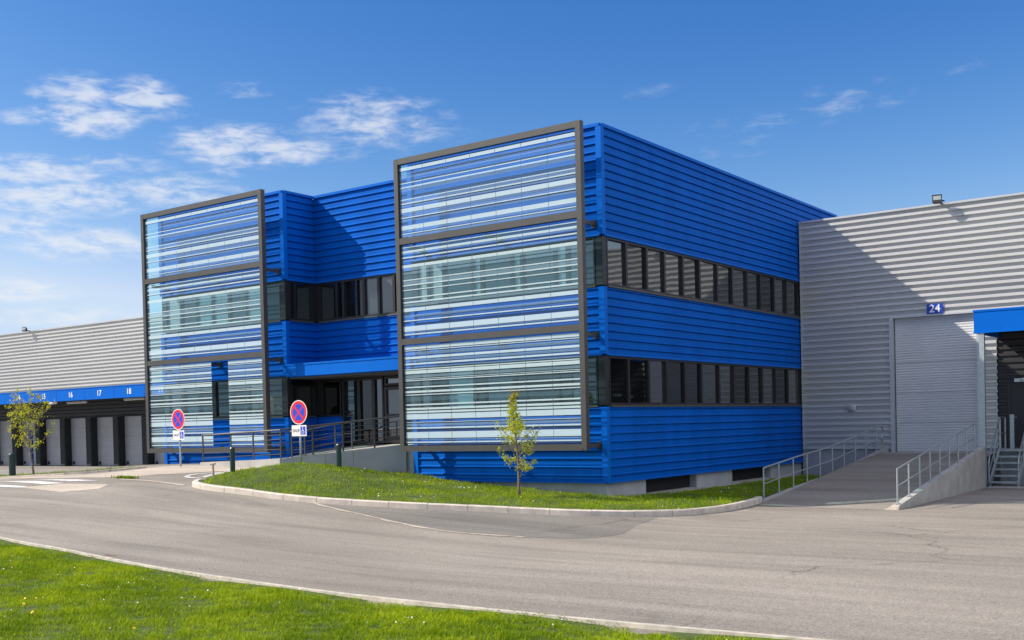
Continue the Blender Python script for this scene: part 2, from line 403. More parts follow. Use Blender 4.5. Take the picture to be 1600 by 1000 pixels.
# daisies and dandelions
def flowers(name, P, hfun, r, material, label, cat):
    mb = MB()
    for x, y in P:
        z = float(hfun(x, y))+random.uniform(.03,.075); c = Vector((x, y, z)); rr = r*random.uniform(.7,1.25)
        ax = Vector((random.uniform(-.5,.5)+.2, random.uniform(-.5,.5)-.4, 1)).normalized(); a = ax.orthogonal().normalized(); b = ax.cross(a)
        ring = [c+(a*math.cos(t)+b*math.sin(t))*rr for t in [2*PI*k/8 for k in range(8)]]
        mb.poly(ring)
    return tag(mb.build(name, material), label, cat, kind='stuff')
def scatter(poly, n, lo, hi, clump=.25):
    out = []
    while len(out) < n:
        p = RNG.uniform(lo, hi, 2)
        k = RNG.integers(1, 6)
        for q in range(k):
            pp = p+RNG.normal(0, clump, 2)
            if inside(pp[None], poly)[0]: out.append(tuple(pp))
    return out
flowers('daisies', scatter(lawn_view, 90, (-7,-20.5), (11,-14.3), .3), lawn_h, .009, M['petal'], 'tiny white daisies scattered through the foreground grass', 'daisies')
flowers('daisies', scatter(ISL, 45, (-9.8,-6), (3,6), .22), isl_h, .015, M['petal'], 'small white daisies scattered over the grass mound', 'daisies')
flowers('dandelions', scatter(lawn_view, 5, (-5,-20), (8,-15), .3), lawn_h, .016, M['yellow'], 'few yellow dandelions low in the foreground grass', 'dandelions')
flowers('dandelions', scatter(ISL, 2, (-9,-5.5), (1,-1), .3), isl_h, .02, M['yellow'], 'few yellow dandelions on the grass mound', 'dandelions')
mb = MB()   # the large dandelion near the lower left corner
c = Vector((2.78,-18.72, float(lawn_h(2.78,-18.72))+.07))
for k in range(3): mb.disc(c+Vector((0,0,.006*k)), (.1,-.5,1), .0, .026-.006*k, 14, 0)
mb.tube([(c.x,c.y,c.z-.08), tuple(c)], .003, 5, 1)
tag(mb.build('dandelion', [M['yellow'], M['grass']]), 'single bright yellow dandelion near the lower left corner of the lawn', 'flower')

# clover and dandelion leaves among the blades
def clover(name, poly, hfun, n, lo, hi, r, label):
    P = RNG.uniform(lo, hi, (n, 2)); P = P[inside(P, poly)]
    f = np.sin(P[:,0]*1.3+2*np.sin(P[:,1]*.9))+np.sin(P[:,1]*2.1+1.5*np.sin(P[:,0]*1.7)); P = P[f > RNG.uniform(-.2, 1.6, len(P))]
    n = len(P); c = np.stack([P[:,0], P[:,1], hfun(P[:,0],P[:,1])+RNG.uniform(.01,.045,n)], 1)
    nn = RNG.normal(0,.45,(n,3)); nn[:,2] = 1; nn /= np.linalg.norm(nn,axis=1)[:,None]; a = RNG.normal(size=(n,3)); u = np.cross(nn,a); u /= np.linalg.norm(u,axis=1)[:,None]; v = np.cross(nn,u)
    rr = (r*RNG.uniform(.5,1.4,n))[:,None]
    V = np.stack([c-u*rr, c-u*rr*.2+v*rr*.55, c+u*rr, c-u*rr*.2-v*rr*.55],1).reshape(-1,3)
    tag(np_mesh(name, V, np.arange(n*4).reshape(-1,4), [M['grass']], col=np.repeat(np.clip(RNG.normal(.12,.3,n),0,1),4)), label, 'weeds', kind='stuff')
clover('clover', lawn_view, lawn_h, 60000, (-7.5,-21), (11.3,-13.9), .016, 'low clover leaves spread through the foreground lawn')
clover('clover', ISL, isl_h, 20000, (-10.1,-6.6), (3.5,6), .022, 'low clover leaves spread over the grass island')

# paved surfaces and markings
tag(sheet('pavement', [(-19.8,-6.1),(-18.4,-5.72),(-17.13,-5.34),(-16.1,-4.7),(-15.5,-3.6),(-15.3,-2.4),(-14.8,-1.6),(-10.6,-1.9),(-9.8,-2.6),(-10.1,-3.3),(-10.9,-3.6),(-11.75,-4.43),(-13.59,-5.69),(-16.6,-6.15)], M['paving'], .006), kind='structure')
tag(sheet('crossing_ramp', [(-15.36,-7.95),(-14.36,-7.1),(-12.34,-6.96),(-11.71,-7.72),(-12.52,-8.4)], M['paving'], .005), kind='structure')
patch_px = [(-5.0,-6.1),(-4.3,-6.32),(-2.81,-6.8),(-.68,-7.48),(1.38,-7.9),(2.7,-7.6),(3.5,-7.15),(3.75,-6.5),(3.65,-5.6),(3.3,-4.6),(3.1,-3.7),(2.9,-2.9)]
patch_px = [tuple(p+RNG.normal(0,.018,2)) for p in smooth_path(patch_px, .25)]
back = [(p[0]-.02*n_[0], p[1]-.02*n_[1]) for p, n_ in zip(KP, nor) if -4.8 < p[0] and p[1] < -2.4]
tag(sheet('asphalt_patch', patch_px + list(reversed(back)), M['asphalt_dark'], .004), kind='structure')
# crumbled pale seam at the border of the patch
mb = MB(); seam = smooth_path([patch_px[0]]+patch_px[4:32:6], .12)
wv = [.01+.10*abs(math.sin(i*.37)*math.sin(i*.11+1))+random.uniform(0,.05) for i in range(len(seam))]
st = np.gradient(seam, axis=0); st /= np.linalg.norm(st, axis=1)[:,None]
mb.grid([[(p[0]+st[i,1]*wv[i], p[1]-st[i,0]*wv[i], gz(*p)+.008), (p[0]-st[i,1]*.03, p[1]+st[i,0]*.03, gz(*p)+.008)] for i, p in enumerate(seam)])
tag(mb.build('asphalt_seam', M['paving']), kind='structure')
bars = [[(-18.4,-6.79),(-16.45,-6.75),(-14.44,-7.04),(-14.99,-7.34)], [(-17.9,-7.45),(-15.18,-7.75),(-15.27,-8.0),(-17.6,-7.85)], [(-16.87,-6.48),(-14.87,-6.32),(-13.67,-6.42),(-14.68,-6.67)]]
for b_ in bars: tag(sheet('crossing_stripe', b_, M['roadpaint'], .010), kind='structure')
mb = MB(); gl = smooth_path([(-13.13,-6.05),(-11.5,-6.2),(-9.75,-6.35)], .3)
mb.grid([[(p[0],p[1]-.07,gz(p[0],p[1]-.07)+.009),(p[0],p[1]+.07,gz(p[0],p[1]+.07)+.009)] for p in gl]); tag(mb.build('gutter_line', M['paving']), kind='structure')
# white wheelchair symbol painted in the parking bay: worn ring with figure
mb = MB(); c0 = (-10.75,-4.75)
def gpt(x, y): return (x, y, gz(x, y)+.009)
def gring(cx, cy, rx, ry, w, a0=0, a1=2*PI, n=28):
    mb.grid([[gpt(cx+math.cos(t)*rx, cy+math.sin(t)*ry), gpt(cx+math.cos(t)*(rx-w), cy+math.sin(t)*(ry-w))] for t in [a0+(a1-a0)*k/n for k in range(n+1)]])
gring(c0[0], c0[1], .62, .62, .16, .6, 5.3); gring(c0[0]-.15, c0[1]+1.0, .14, .14, .139)
mb.grid([[gpt(c0[0]-.22+.10*k, c0[1]+.75-.28*k), gpt(c0[0]-.02+.10*k, c0[1]+.8-.28*k)] for k in range(5)])
tag(mb.build('bay_symbol', M['wornpaint']), kind='structure')

# verge on the left, behind a low kerb
VERGE = [(-40,-8.2),(-30,-7.4),(-21.5,-6.35),(-19.4,-5.98),(-18.2,-5.62),(-17.0,-5.2),(-15.8,-4.4),(-15.5,-3.4),(-15.8,-3.2),(-16.5,-4.2),(-17.4,-4.9),(-18.5,-5.2),(-20,-5.5),(-30,-6.6),(-40,-7.4)]
def verge_h(x, y): return g(x, y)+.05
tag(sheet('verge', VERGE, M['soil'], 0, .35, lambda x, y: float(verge_h(x, y))), kind='structure')
tag(grow('grass', VERGE, verge_h, 26000, .07, .014, (-30,-7.5), (-15.4,-3.1)), 'thin strip of grass along the kerb at the far left', 'grass', kind='stuff')
mb = MB(); vk = smooth_path([(-40,-8.27),(-30,-7.47),(-21.5,-6.42),(-19.4,-6.06),(-18.2,-5.70),(-17.0,-5.28),(-15.8,-4.46),(-15.42,-3.4)], .3)
for p, q in zip(vk[:-1], vk[1:]):
    d = (q-p)/np.linalg.norm(q-p); n_ = np.array((d[1], -d[0]))*.12; a, b = gz(*p), gz(*q)
    mb.hexa([(*p,a-.1),(*(p+n_),a-.1),(*(q+n_),b-.1),(*q,b-.1),(*p,a+.075),(*(p+n_),a+.075),(*(q+n_),b+.075),(*q,b+.075)])
tag(mb.build('verge_kerb', M['kerb']), kind='structure')
YARD = [(-62,-2),(-24,-1.5),(-20,3),(-19,14.4),(-62,14.4)]
tag(sheet('yard', YARD, M['asphalt_yard'], .004, .8), kind='structure')

# ------------------------------------------------------------------ office building
ZR, U1, U0, L1, L0 = 9.58, 6.65, 5.255, 3.45, 2.03
D = 14.44; XN, XE, XL, RD = -6.63, -12.15, -18.63, 1.44
office = thing('office_building', (0,0,0), 'two storey bright blue metal clad office block with dark ribbon windows', 'office building')

def fmap(kind, c):
    if kind == 'front': return lambda a, o, z: (a, c-o, z)
    if kind == 'side': return lambda a, o, z: (c+o, a, z)
    if kind == 'left': return lambda a, o, z: (c-o, a, z)
def ribbed(mb, P, a0, a1, z0, z1, n, depth=.042, mi=0):
    """horizontal rib sheet: flat, underside, nose, top slope; n rows"""
    ph = (z1-z0)/n; prof = []
    for k in range(n):
        b = z0+k*ph; prof += [(b, 0), (b+.68*ph, 0), (b+.685*ph, -.03), (b+.77*ph, -.03), (b+.775*ph, depth), (b+.86*ph, depth), (b+.995*ph, 0)]
    prof.append((z1, 0))
    m = max(1, int(abs(a1-a0)/1.5)); av = [a0+(a1-a0)*i/m for i in range(m+1)]
    mb.grid([[P(a, o, z) for a in av] for z, o in prof], mi)
def bx(mb, P, a0, a1, o0, o1, z0, z1, mi=0):
    c = [P(a0,o0,z0), P(a1,o0,z0), P(a1,o1,z0), P(a0,o1,z0), P(a0,o0,z1), P(a1,o0,z1), P(a1,o1,z1), P(a0,o1,z1)]; mb.hexa(c, mi)

SEGS = [('front',0,XL,XE), ('side',XE,0,RD), ('front',RD,XE,XN), ('left',XN,0,RD), ('front',0,XN,0), ('side',0,0,18.5), ('left',XL,0,18.5)]
for (z0, z1, n, nm) in ((U1, ZR, 13, 'upper_wall'), (L1, U0, 8, 'middle_wall')):
    mb = MB()
    for kd, c, a0, a1 in SEGS: ribbed(mb, fmap(kd, c), a0, a1, z0, z1, n)
    # closing lips top and bottom
    for kd, c, a0, a1 in SEGS:
        P = fmap(kd, c); mb.poly([P(a0,.0,z0), P(a1,.0,z0), P(a1,-.25,z0), P(a0,-.25,z0)])
    mb.build(nm, M['blue'], office)
mb = MB()
ribbed(mb, fmap('front',0), XN, 0, 0, L0, 9); ribbed(mb, fmap('side',0), 0, 18.5, 0, L0, 9)
def lip(kd, c, a0, a1, z):
    P = fmap(kd, c); mb.poly([P(a0,0,z), P(a1,0,z), P(a1,-.25,z), P(a0,-.25,z)])
lip('front',0,XN,0,0); lip('side',0,0,18.5,0); mb.build('base_wall', M['blue'], office); mb = MB()
ribbed(mb, fmap('front',0), XL, XE, .40, L0, 7); ribbed(mb, fmap('side',XE), 0, RD, .40, L0, 7); ribbed(mb, fmap('left',XL), 0, 18.5, .40, L0, 7)
ribbed(mb, fmap('front',RD), XE, -11.0, .9, L0, 5)
lip('front',0,XL,XE,.4)
mb.build('base_wall', M['blue'], office)
# corner and edge trims, drip flashings, coping
def post(x, y, z0, z1, sx, sy, t=.11, o=.058):
    """L shaped trim on an outside corner; sx, sy outward"""
    xa, xb = sorted((x+sx*o, x-sx*t)); ya, yb = sorted((y+sy*o, y-sy*t)); mb = MB(); mb.box(xa, xb, ya, yb, z0, z1); mb.build('corner_trim', M['blue_trim'], office)
for z0, z1 in ((U1, ZR-.06), (L1, U0)):
    post(0,0,z0,z1,1,-1); post(XE,0,z0,z1,1,-1); post(XN,0,z0,z1,-1,-1); post(XL,0,z0,z1,-1,-1)
post(0,0,0,L0,1,-1); post(XN,0,0,L0,-1,-1); post(XE,0,.4,L0,1,-1); post(XL,0,.4,L0,-1,-1)
mb = MB()
for kd, c, a0, a1 in SEGS:
    P = fmap(kd, c)
    e0 = a0+(.05 if kd == 'front' else 0); e1 = a1-(.05 if kd == 'front' else 0)
    bx(mb, P, a0-(.05 if a0 in (XL,) else 0), a1, -.3, .064, ZR-.055, ZR+.03 if kd == 'front' else ZR+.028)
    for z in (U1, L1): bx(mb, P, a0+.06, a1-.06, -.02, .060, z-.035, z+.02)
for kd, c, a0, a1, z in (('front',0,XN,0,0),('side',0,0,18.5,0),('front',0,XL,XE,.4)):
    bx(mb, fmap(kd, c), a0, a1, -.02, .060, z-.03, z+.02)
mb.build('coping', M['blue_trim'], office)
mb = MB(); mb.box(XL+.05, -.05, RD+.05, 18.4, ZR-.3, ZR-.15); mb.box(XL+.05, XE-.05, .05, RD+.05, ZR-.3, ZR-.15); mb.box(XN+.05, -.05, .05, RD+.05, ZR-.3, ZR-.15)
mb.build('roof', M['roof'], office)
mb = MB()
mb.box(XL+.28, -.28, RD+.28, 18.2, -.6, ZR-.35); mb.box(XL+.28, XE-.28, .28, RD+.28, -.2, ZR-.35); mb.box(XN+.28, -.28, .28, RD+.28, -.6, ZR-.35)
mb.build('light_block_core', M['core'], office)  # unseen dark box added inside to stop light leaking through

def window(P, a0, a1, z0, z1, pane='pane', tilt=None, fw=.05, sash=True):
    mb = MB(); a0 += .002; a1 -= .002
    bx(mb, P, a0, a0+fw, -.14, .015, z0, z1); bx(mb, P, a1-fw, a1, -.14, .015, z0, z1)
    bx(mb, P, a0+fw, a1-fw, -.14, .013, z0, z0+fw+.01); bx(mb, P, a0+fw, a1-fw, -.14, .013, z1-fw-.01, z1)
    w = mb.build('window', M['alu'], office)
    t = random.uniform(-.012,.012) if tilt is None else tilt; v = random.uniform(-.006,.006)
    mb = MB(); ca = (a0+a1)/2; cz_ = (z0+z1)/2
    o = lambda a, z: -.055+(a-ca)*t+(z-cz_)*v
    A0, A1, B0, B1 = a0+fw-.004, a1-fw+.004, z0+fw, z1-fw
    mb.hexa([P(A0,o(A0,B0),B0),P(A1,o(A1,B0),B0),P(A1,o(A1,B0)-.02,B0),P(A0,o(A0,B0)-.02,B0),P(A0,o(A0,B1),B1),P(A1,o(A1,B1),B1),P(A1,o(A1,B1)-.02,B1),P(A0,o(A0,B1)-.02,B1)])
    mb.build('pane', M[pane], w)
    return w
def band(kind, c, edges, z0, z1, panes=None, tilts=None):
    P = fmap(kind, c)
    for i in range(len(edges)-1):
        window(P, edges[i], edges[i+1], z0+.05, z1-.04, panes[i] if panes else random.choice(['pane','pane','pane_dark','pane_grey']), tilts[i] if tilts else None)
    mbs = MB(); bx(mbs, P, edges[0], edges[-1], -.15, .055, z0, z0+.045); mbs.build('window_sill', M['sill'], office)
side_up = [.22,1.3,2.5,3.6,4.8,5.95,7.25,8.4,9.6,10.75,11.95,13.1,14.3]
band('side', 0, side_up, U0, U1, ['pane_sky','pane','pane_sky','pane_sky','pane','pane_sky','pane','pane_sky','pane','pane_dark','pane_sky','pane'])
band('side', 0, side_up, L0, L1, ['pane_dark','pane_dark','pane_sky','pane_dark','pane_dark','pane','pane_sky','pane_dark','pane','pane_sky','pane_dark','pane_grey'])
def even(a, b, n): return [a+(b-a)*i/n for i in range(n+1)]
fr_n = [-6.45,-6.0,-5.4,-4.35,-4.0,-2.95,-2.6,-1.5,-1.1,-.22]
for z0, z1 in ((U0,U1),(L0,L1)):
    pl = ['pane_blind','pane_blind','pane','pane_blind','pane','pane_blind','pane','pane_blind','pane_sky'] if z0 == U0 else ['pane','pane_dark','pane_blind','pane_dark','pane','pane_dark','pane_dark','pane_dark','pane']
    band('front', 0, fr_n, z0, z1, pl)
    band('front', 0, even(XL+.2, XE-.2, 7), z0, z1, ['pane_blind','pane','pane_blind','pane_blind','pane','pane_blind','pane'] if z0 == U0 else None)
band('side', XE, [.2,.45,1.30], U0, U1, ['pane_dark','pane']); band('side', XE, [.2,.45,1.30], L0, L1-.3, ['pane_dark','pane'])
band('front', RD, [-12.0,-11.15,-10.85,-10.25,-9.9,-9.25,-8.6,-7.7,-6.75], U0, U1, ['pane','pane_dark','pane','pane_dark','pane_grey','pane_grey','pane','pane'], [.0,0,.35,0,.0,.01,0,0])
# dark corner posts of the window bands
def cpost(*a): mb = MB(); mb.box(*a); mb.build('corner_post', M['alu'], office)
for z0, z1 in ((U0,U1-.04),(L0,L1-.04)):
    for x, y, sx in ((0,0,1),(XE,0,1),(XN,0,-1),(XL,0,-1)):
        xa, xb = sorted((x+sx*.012, x-sx*.2)); cpost(xa, xb, y-.012, y+.2, z0+.046, z1)
    cpost(XE-.2, XE+.012, 1.30, RD-.0, z0+.046, z1); cpost(XE+.014, XE+.16, RD-.012, RD+.1, z0+.046, z1)
    cpost(-.2, .012, 14.3, 14.44, z0+.046, z1)
# canopy over the entrance
mb = MB(); y0 = -.12
mb.box(XE+.045, XN-.045, y0, y0+.06, 3.38, 3.78); mb.hexa([(XE+.045,y0+.06,3.36),(XN-.045,y0+.06,3.36),(XN-.045,RD,3.36),(XE+.045,RD,3.36),(XE+.045,y0+.06,3.74),(XN-.045,y0+.06,3.74),(XN-.045,RD,3.86),(XE+.045,RD,3.86)])
mb.box(XE+.045, XN-.045, y0-.02, y0, 3.74, 3.80)
mb.build('canopy', M['blue_trim'], office)
mb = MB(); mb.box(XE+.1, XN-.1, 0, RD-.02, 3.30, 3.357); mb.build('canopy_soffit', M['soffit'], office)
# entrance storefront
FL = 1.10
def storefront(edges, z0, z1, panes, y=RD):
    P = fmap('front', y)
    for i, pn in enumerate(panes): window(P, edges[i], edges[i+1], z0, z1, pn, fw=.065)
storefront([-11.98,-11.05], L0, 3.28, ['pane_dark'])
storefront([-11.0,-10.25,-9.6,-9.15], FL, 3.28, ['pane','pane_dark','pane'])
storefront([-9.1,-6.7], 2.98, 3.28, ['pane_sky'])
storefront([-7.28,-6.7], FL, 2.93, ['pane_dark'])
P = fmap('front', RD)
for k in range(2):
    a0 = -9.1+k*.91; mb = MB(); a1 = a0+.9
    bx(mb, P, a0, a0+.09, -.1, .03, FL+.01, 2.94); bx(mb, P, a1-.09, a1, -.1, .03, FL+.01, 2.94)
    for z0, z1 in ((FL+.01,FL+.22),(2.84,2.94),(1.98,2.05)): bx(mb, P, a0+.09, a1-.09, -.1, .028, z0, z1)
    dr = mb.build('door', M['alu'], office)
    for z0, z1 in ((FL+.22,1.98),(2.05,2.84)):
        mb = MB(); bx(mb, P, a0+.088, a1-.088, -.05, -.03, z0, z1); mb.build('pane', M['pane_grey'], dr)
    mb = MB(); hx = a1-.06 if k == 0 else a0+.06
    mb.tube([(hx,RD-.09,1.5),(hx,RD-.09,2.7)], .02, 8); mb.tube([(hx,RD-.09,1.6),(hx,RD-.02,1.6)], .012, 6); mb.tube([(hx,RD-.09,2.6),(hx,RD-.02,2.6)], .012, 6)
    mb.build('handle', M['galv'], dr)
# plinth and basement openings
def plinth(*a): mb = MB(); mb.box(*a); mb.build('plinth', M['concrete_grey'], office)
plinth(-7.02, XN-.02, -.03, RD, -.8, L0-1.12); plinth(XN-.02, -.05, .055, .4, -1.2, -.032)
for a0, a1 in ((.055,2.27),(5.55,8.2),(11.45,14.4)): plinth(-.35, -.05, a0+(.35 if a0<1 else 0), a1, -1.2, -.032)
plinth(XL+.1, XE-.05, .06, .3, -.2, .36)
for a0, a1 in ((2.3,5.5),(8.25,11.4)):
    mb = MB(); P = fmap('side', -.4)
    n = 3
    for k in range(n+1):
        a = a0+(a1-a0)*k/n; bx(mb, P, a-.03, a+.03, -.1, 0, -.55, -.04)
    w = mb.build('basement_window', M['alu'], office)
    mb = MB(); bx(mb, P, a0, a1, -.06, -.04, -.6, -.04); mb.build('pane', M['pane_dark'], w)
tag(sheet('channel_strip', [(-.3,.3),(.5,.35),(.55,2.2),(.8,2.4),(.8,13.5),(-.3,13.5)], M['concrete'], .03, .5), kind='structure')

# ------------------------------------------------------------------ sun screens
ROWS = [
 [(.04,.085,2),(.105,.12,1),(.125,.137,3),(.15,.157,3),(.165,.19,3),(.19,.25,1),(.25,.263,2),(.263,.305,1),(.305,.322,2),(.322,.37,3),(.37,.475,1),(.475,.487,2),(.487,.53,3),(.53,.547,2),(.56,.585,3),(.60,.66,2),(.665,.69,3),(.695,.72,3),(.725,.74,2),(.755,.78,3),(.78,.835,1),(.84,.897,2),(.897,.93,3),(.945,.958,2),(.965,1,3)],
 [(.024,.033,2),(.033,.065,1),(.065,.088,2),(.09,.105,3),(.13,.145,2),(.167,.18,3),(.182,.192,1),(.215,.247,2),(.25,.28,3),(.292,.318,3),(.33,.37,1),(.375,.387,2),(.393,.425,3),(.428,.442,2),(.447,.48,1),(.482,.492,2),(.50,.56,1),(.565,.579,2),(.585,.605,1),(.61,.627,2),(.635,.66,3),(.68,.718,2),(.755,.78,3),(.79,.80,1),(.81,.822,2),(.875,.93,2),(.935,.945,3),(.956,.97,2)],
 [(.008,.042,2),(.05,.058,2),(.07,.1,3),(.115,.138,2),(.146,.17,3),(.18,.197,2),(.215,.226,3),(.238,.248,2),(.255,.288,2),(.30,.325,3),(.335,.34,2),(.349,.358,2),(.375,.40,1),(.415,.428,2),(.457,.477,2),(.493,.502,2),(.52,.56,1),(.59,.604,2),(.628,.648,2),(.66,.68,2),(.69,.742,2),(.77,.775,2),(.785,.81,3),(.822,.837,2),(.87,.932,2),(.94,.95,3),(.965,.978,2)]]
def panel_mesh(w, h, pat):
    mb = MB(); cuts = [(0, pat[0][0], 0)]
    pat2 = []
    for i, (a, b, m) in enumerate(pat):       # thin dark line under the white bands, a painted joint shadow
        nx_ = pat[i+1][0] if i+1 < len(pat) else 1
        pat2.append((a, b, m))
        if m == 2 and nx_-b > .004: pat2.append((b, min(nx_, b+.0095), 4))
    pat = pat2
    for i, (a, b, m) in enumerate(pat):
        cuts.append((a, b, m))
        if i+1 < len(pat) and pat[i+1][0] > b+1e-4: cuts.append((b, pat[i+1][0], 0))
    if pat[-1][1] < 1: cuts.append((pat[-1][1], 1, 0))
    for a, b, m in cuts:
        z0, z1 = h*(1-b), h*(1-a)
        if z1-z0 < 1e-4: continue
        mb.poly([(0,0,z0),(w,0,z0),(w,0,z1),(0,0,z1)], m)
        mb.poly([(0,.012,z0),(0,.012,z1),(w,.012,z1),(w,.012,z0)], 0)
    for x in (0, w): mb.poly([(x,0,0),(x,.012,0),(x,.012,h),(x,0,h)], 3)
    for z in (0, h): mb.poly([(0,0,z),(w,0,z),(w,.012,z),(0,.012,z)], 3)
    return mb
FY = -.782; RAIL = [9.55, 7.107, 4.135, .884]
def screen(x0, x1, label, missing=()):
    root = thing('sun_screen', (x0, FY, 0), label, 'sun screen', 'framed glass sun screens in front of the blue office')
    mb = MB(); t = .15; y0, y1 = FY-.06, FY+.12
    mb.box(x0, x0+t, y0, y1, RAIL[3], RAIL[0]); mb.box(x1-t, x1, y0, y1, RAIL[3], RAIL[0])
    zz = [(RAIL[0]-.17, RAIL[0]-.002), (RAIL[1]-.09, RAIL[1]+.09), (RAIL[2]-.09, RAIL[2]+.09), (RAIL[3]+.002, RAIL[3]+.17)]
    for a, b in zz: mb.box(x0+t, x1-t, y0+.004, y1-.004, a, b)
    # slim inner glazing clips against the posts
    for k in range(3):
        for x in (x0+t+.002, x1-t-.032): mb.box(x, x+.03, FY+.015, FY+.05, zz[k+1][1], zz[k][0])
    mb.build('frame', M['frame'], root)
    n = 7; a0, a1 = x0+t+.035, x1-t-.035; w = (a1-a0)/n
    for r in range(3):
        zt, zb = zz[r][0]-.02, zz[r+1][1]+.02; me = None
        for k in range(n):
            if (r, k) in missing: continue
            if me is None:
                o = panel_mesh(w-.014, zt-zb, ROWS[r]).build('glass_panel', GM, root); me = o; o.location = (0,0,0)
            else:
                o = me.copy(); COL.objects.link(o)
            o.parent = root
            o.location = (a0+w*k+.007-x0, 0, zb)
    # vertical cable lines carrying the panels
    # brackets back to the facade
    for z in (RAIL[1]-.17, RAIL[2]-.17, RAIL[3]+.12):
        for x in (x0+.35, (x0+x1)/2, x1-.10):
            mb = MB(); mb.box(x-.05, x+.05, FY+.12, .0, z-.05, z+.05); mb.box(x-.08, x+.08, -.055, -.035, z-.1, z+.1)
            mb.build('bracket', M['frame'], root)
    return root
# build panels at origin: panel meshes are made round (0,0,0) and the root offset is undone
_old_build = MB.build
def _panel_build(s, name, mats, parent=None, smooth=False):
    if name == 'glass_panel':
        o = _old_build(s, name, mats, None, smooth); return o
    return _old_build(s, name, mats, parent, smooth)
MB.build = _panel_build
screen(-6.542, -.112, 'tall framed glass sun screen with no panel missing, nearest the shaded corner')
screen(-18.674, -12.298, 'tall framed glass sun screen with one bottom panel missing, behind the smaller no stopping sign', {(2,4)})
MB.build = _old_build

# ------------------------------------------------------------------ warehouse
wh = thing('warehouse', (0,14.44,0), 'long silver corrugated metal warehouse with loading docks behind the blue office', 'warehouse')
def corrug(mb, a0, a1, z0, z1, y, pitch=.2185, amp=.115, mi=0):
    """deep trapezoid sheet: nose, underside, recessed flat, top slope"""
    prof = []; m = max(1, int((a1-a0)/3)); k = math.floor(z0/pitch)
    while k*pitch < z1:
        b = k*pitch; prof += [(b, amp), (b+.36*pitch, amp), (b+.54*pitch, 0), (b+.975*pitch, 0)]; k += 1
    prof = [(z, o) for z, o in prof if z0 <= z <= z1]; prof = [(z0, prof[0][1])]+prof+[(z1, prof[-1][1])]
    mb.grid([[(a0+(a1-a0)*q/m, y-.02-o, z) for q in range(m+1)] for z, o in prof], mi)
mb = MB(); DT = 5.05
corrug(mb, .045, 70, DT, 8.73, D); corrug(mb, .045, 3.22, .44, DT, D); corrug(mb, 6.12, 6.66, .44, DT, D)
corrug(mb, -100, XL, 4.3, 8.32, D)
mb.build('wall', M['silver'], wh)
mb = MB(); mb.box(.062, .10, D-.152, D-.01, .40, 8.728); mb.build('edge_trim', M['silver_trim'], wh)
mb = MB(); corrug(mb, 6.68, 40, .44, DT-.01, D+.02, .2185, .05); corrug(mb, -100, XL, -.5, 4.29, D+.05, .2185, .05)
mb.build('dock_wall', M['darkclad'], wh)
mb = MB(); mb.box(.05, 70, D-.16, D+.3, 8.73, 8.80); mb.box(-100, XL-.05, D-.16, D+.3, 8.32, 8.40); mb.build('coping', M['silver_trim'], wh)
mb = MB(); mb.box(.05, 70, D+.3, 60, 8.5, 8.6); mb.box(-100, 0, D+.3, 60, 8.1, 8.2); mb.build('roof', M['roof'], wh)
mb = MB(); mb.box(.02, 3.2, D-.06, D+.2, -1, .435); mb.build('plinth', M['concrete_grey'], wh); mb = MB(); mb.box(6.02, 6.9, D-.06, D+.2, -1, .435); mb.build('plinth', M['concrete_grey'], wh)
mb = MB(); mb.box(.06, 70, D+.25, D+.4, -1, 8.6); mb.box(-100, -.2, D+.25, D+.4, -1, 8.2); mb.build('backing_wall', M['core'], wh)
# roller door 24
mb = MB(); n = 52
rows = []
for i in range(n):
    z = .32+(5.0-.32)*i/n; h = (5.0-.32)/n
    for dz, o in ((0,0),(.12*h,.010),(.5*h,.016),(.88*h,.010)): rows.append([(a, D+.06-o, z+dz) for a in (3.36, 4.7, 6.05)])
rows.append([(a, D+.06, 5.0) for a in (3.36, 4.7, 6.05)]); mb.grid(rows)
for z in (1.35,2.4,3.45): mb.box(3.36, 6.05, D+.03, D+.046, z, z+.03)
rd = mb.build('roller_door', M['shutter'], wh)
mb = MB(); mb.box(3.21, 3.335, D-.15, D+.1, .32, 5.06); mb.box(6.05, 6.14, D-.145, D+.1, .32, 5.06); mb.box(3.335, 6.05, D-.148, D+.1, 5.0, 5.058)
mb.build('door_frame', M['silver_trim'], rd)
# right dock canopy
CY = 11.2
mb = MB(); mb.box(6.67, 40, CY, CY+.06, 4.10, 4.80); mb.box(6.67, 6.73, CY+.06, D-.02, 4.10, 4.80); mb.box(6.65, 40, CY-.02, CY, 4.75, 4.815); mb.box(6.65, 40, CY-.012, CY, 4.09, 4.13)
fa = mb.build('canopy_fascia', M['blue_trim'], wh)
mb = MB(); mb.box(6.74, 40, CY+.07, D-.05, 4.55, 4.62); mb.build('canopy_roof', M['soffit'], wh)
mb = MB(); mb.box(6.81, 6.95, CY+.02, CY+.16, -.8, 4.55); mb.box(6.75, 7.01, CY-.04, CY+.22, -.8, -.66); mb.build('canopy_column', M['galv'], wh)
mb = MB(); mb.box(7.0, 14, 13.0, D-.07, -1, .44); mb.build('dock_platform', M['concrete_grey'], wh)
mb = MB(); mb.box(7.05, 8.05, D-.09, D-.03, .45, 2.52); mb.box(6.98, 7.05, D-.12, D-.02, .45, 2.58); mb.box(8.05, 8.12, D-.12, D-.02, .45, 2.58); mb.box(7.05, 8.05, D-.119, D-.02, 2.52, 2.578)
sd = mb.build('side_door', M['alu'], wh); sd['label'] = 'dark steel side door under the blue canopy'
mb = MB(); mb.tube([(7.13,D-.09,1.45),(7.13,D-.15,1.45),(7.25,D-.15,1.45)], .012, 6); mb.build('handle', M['galv'], sd)
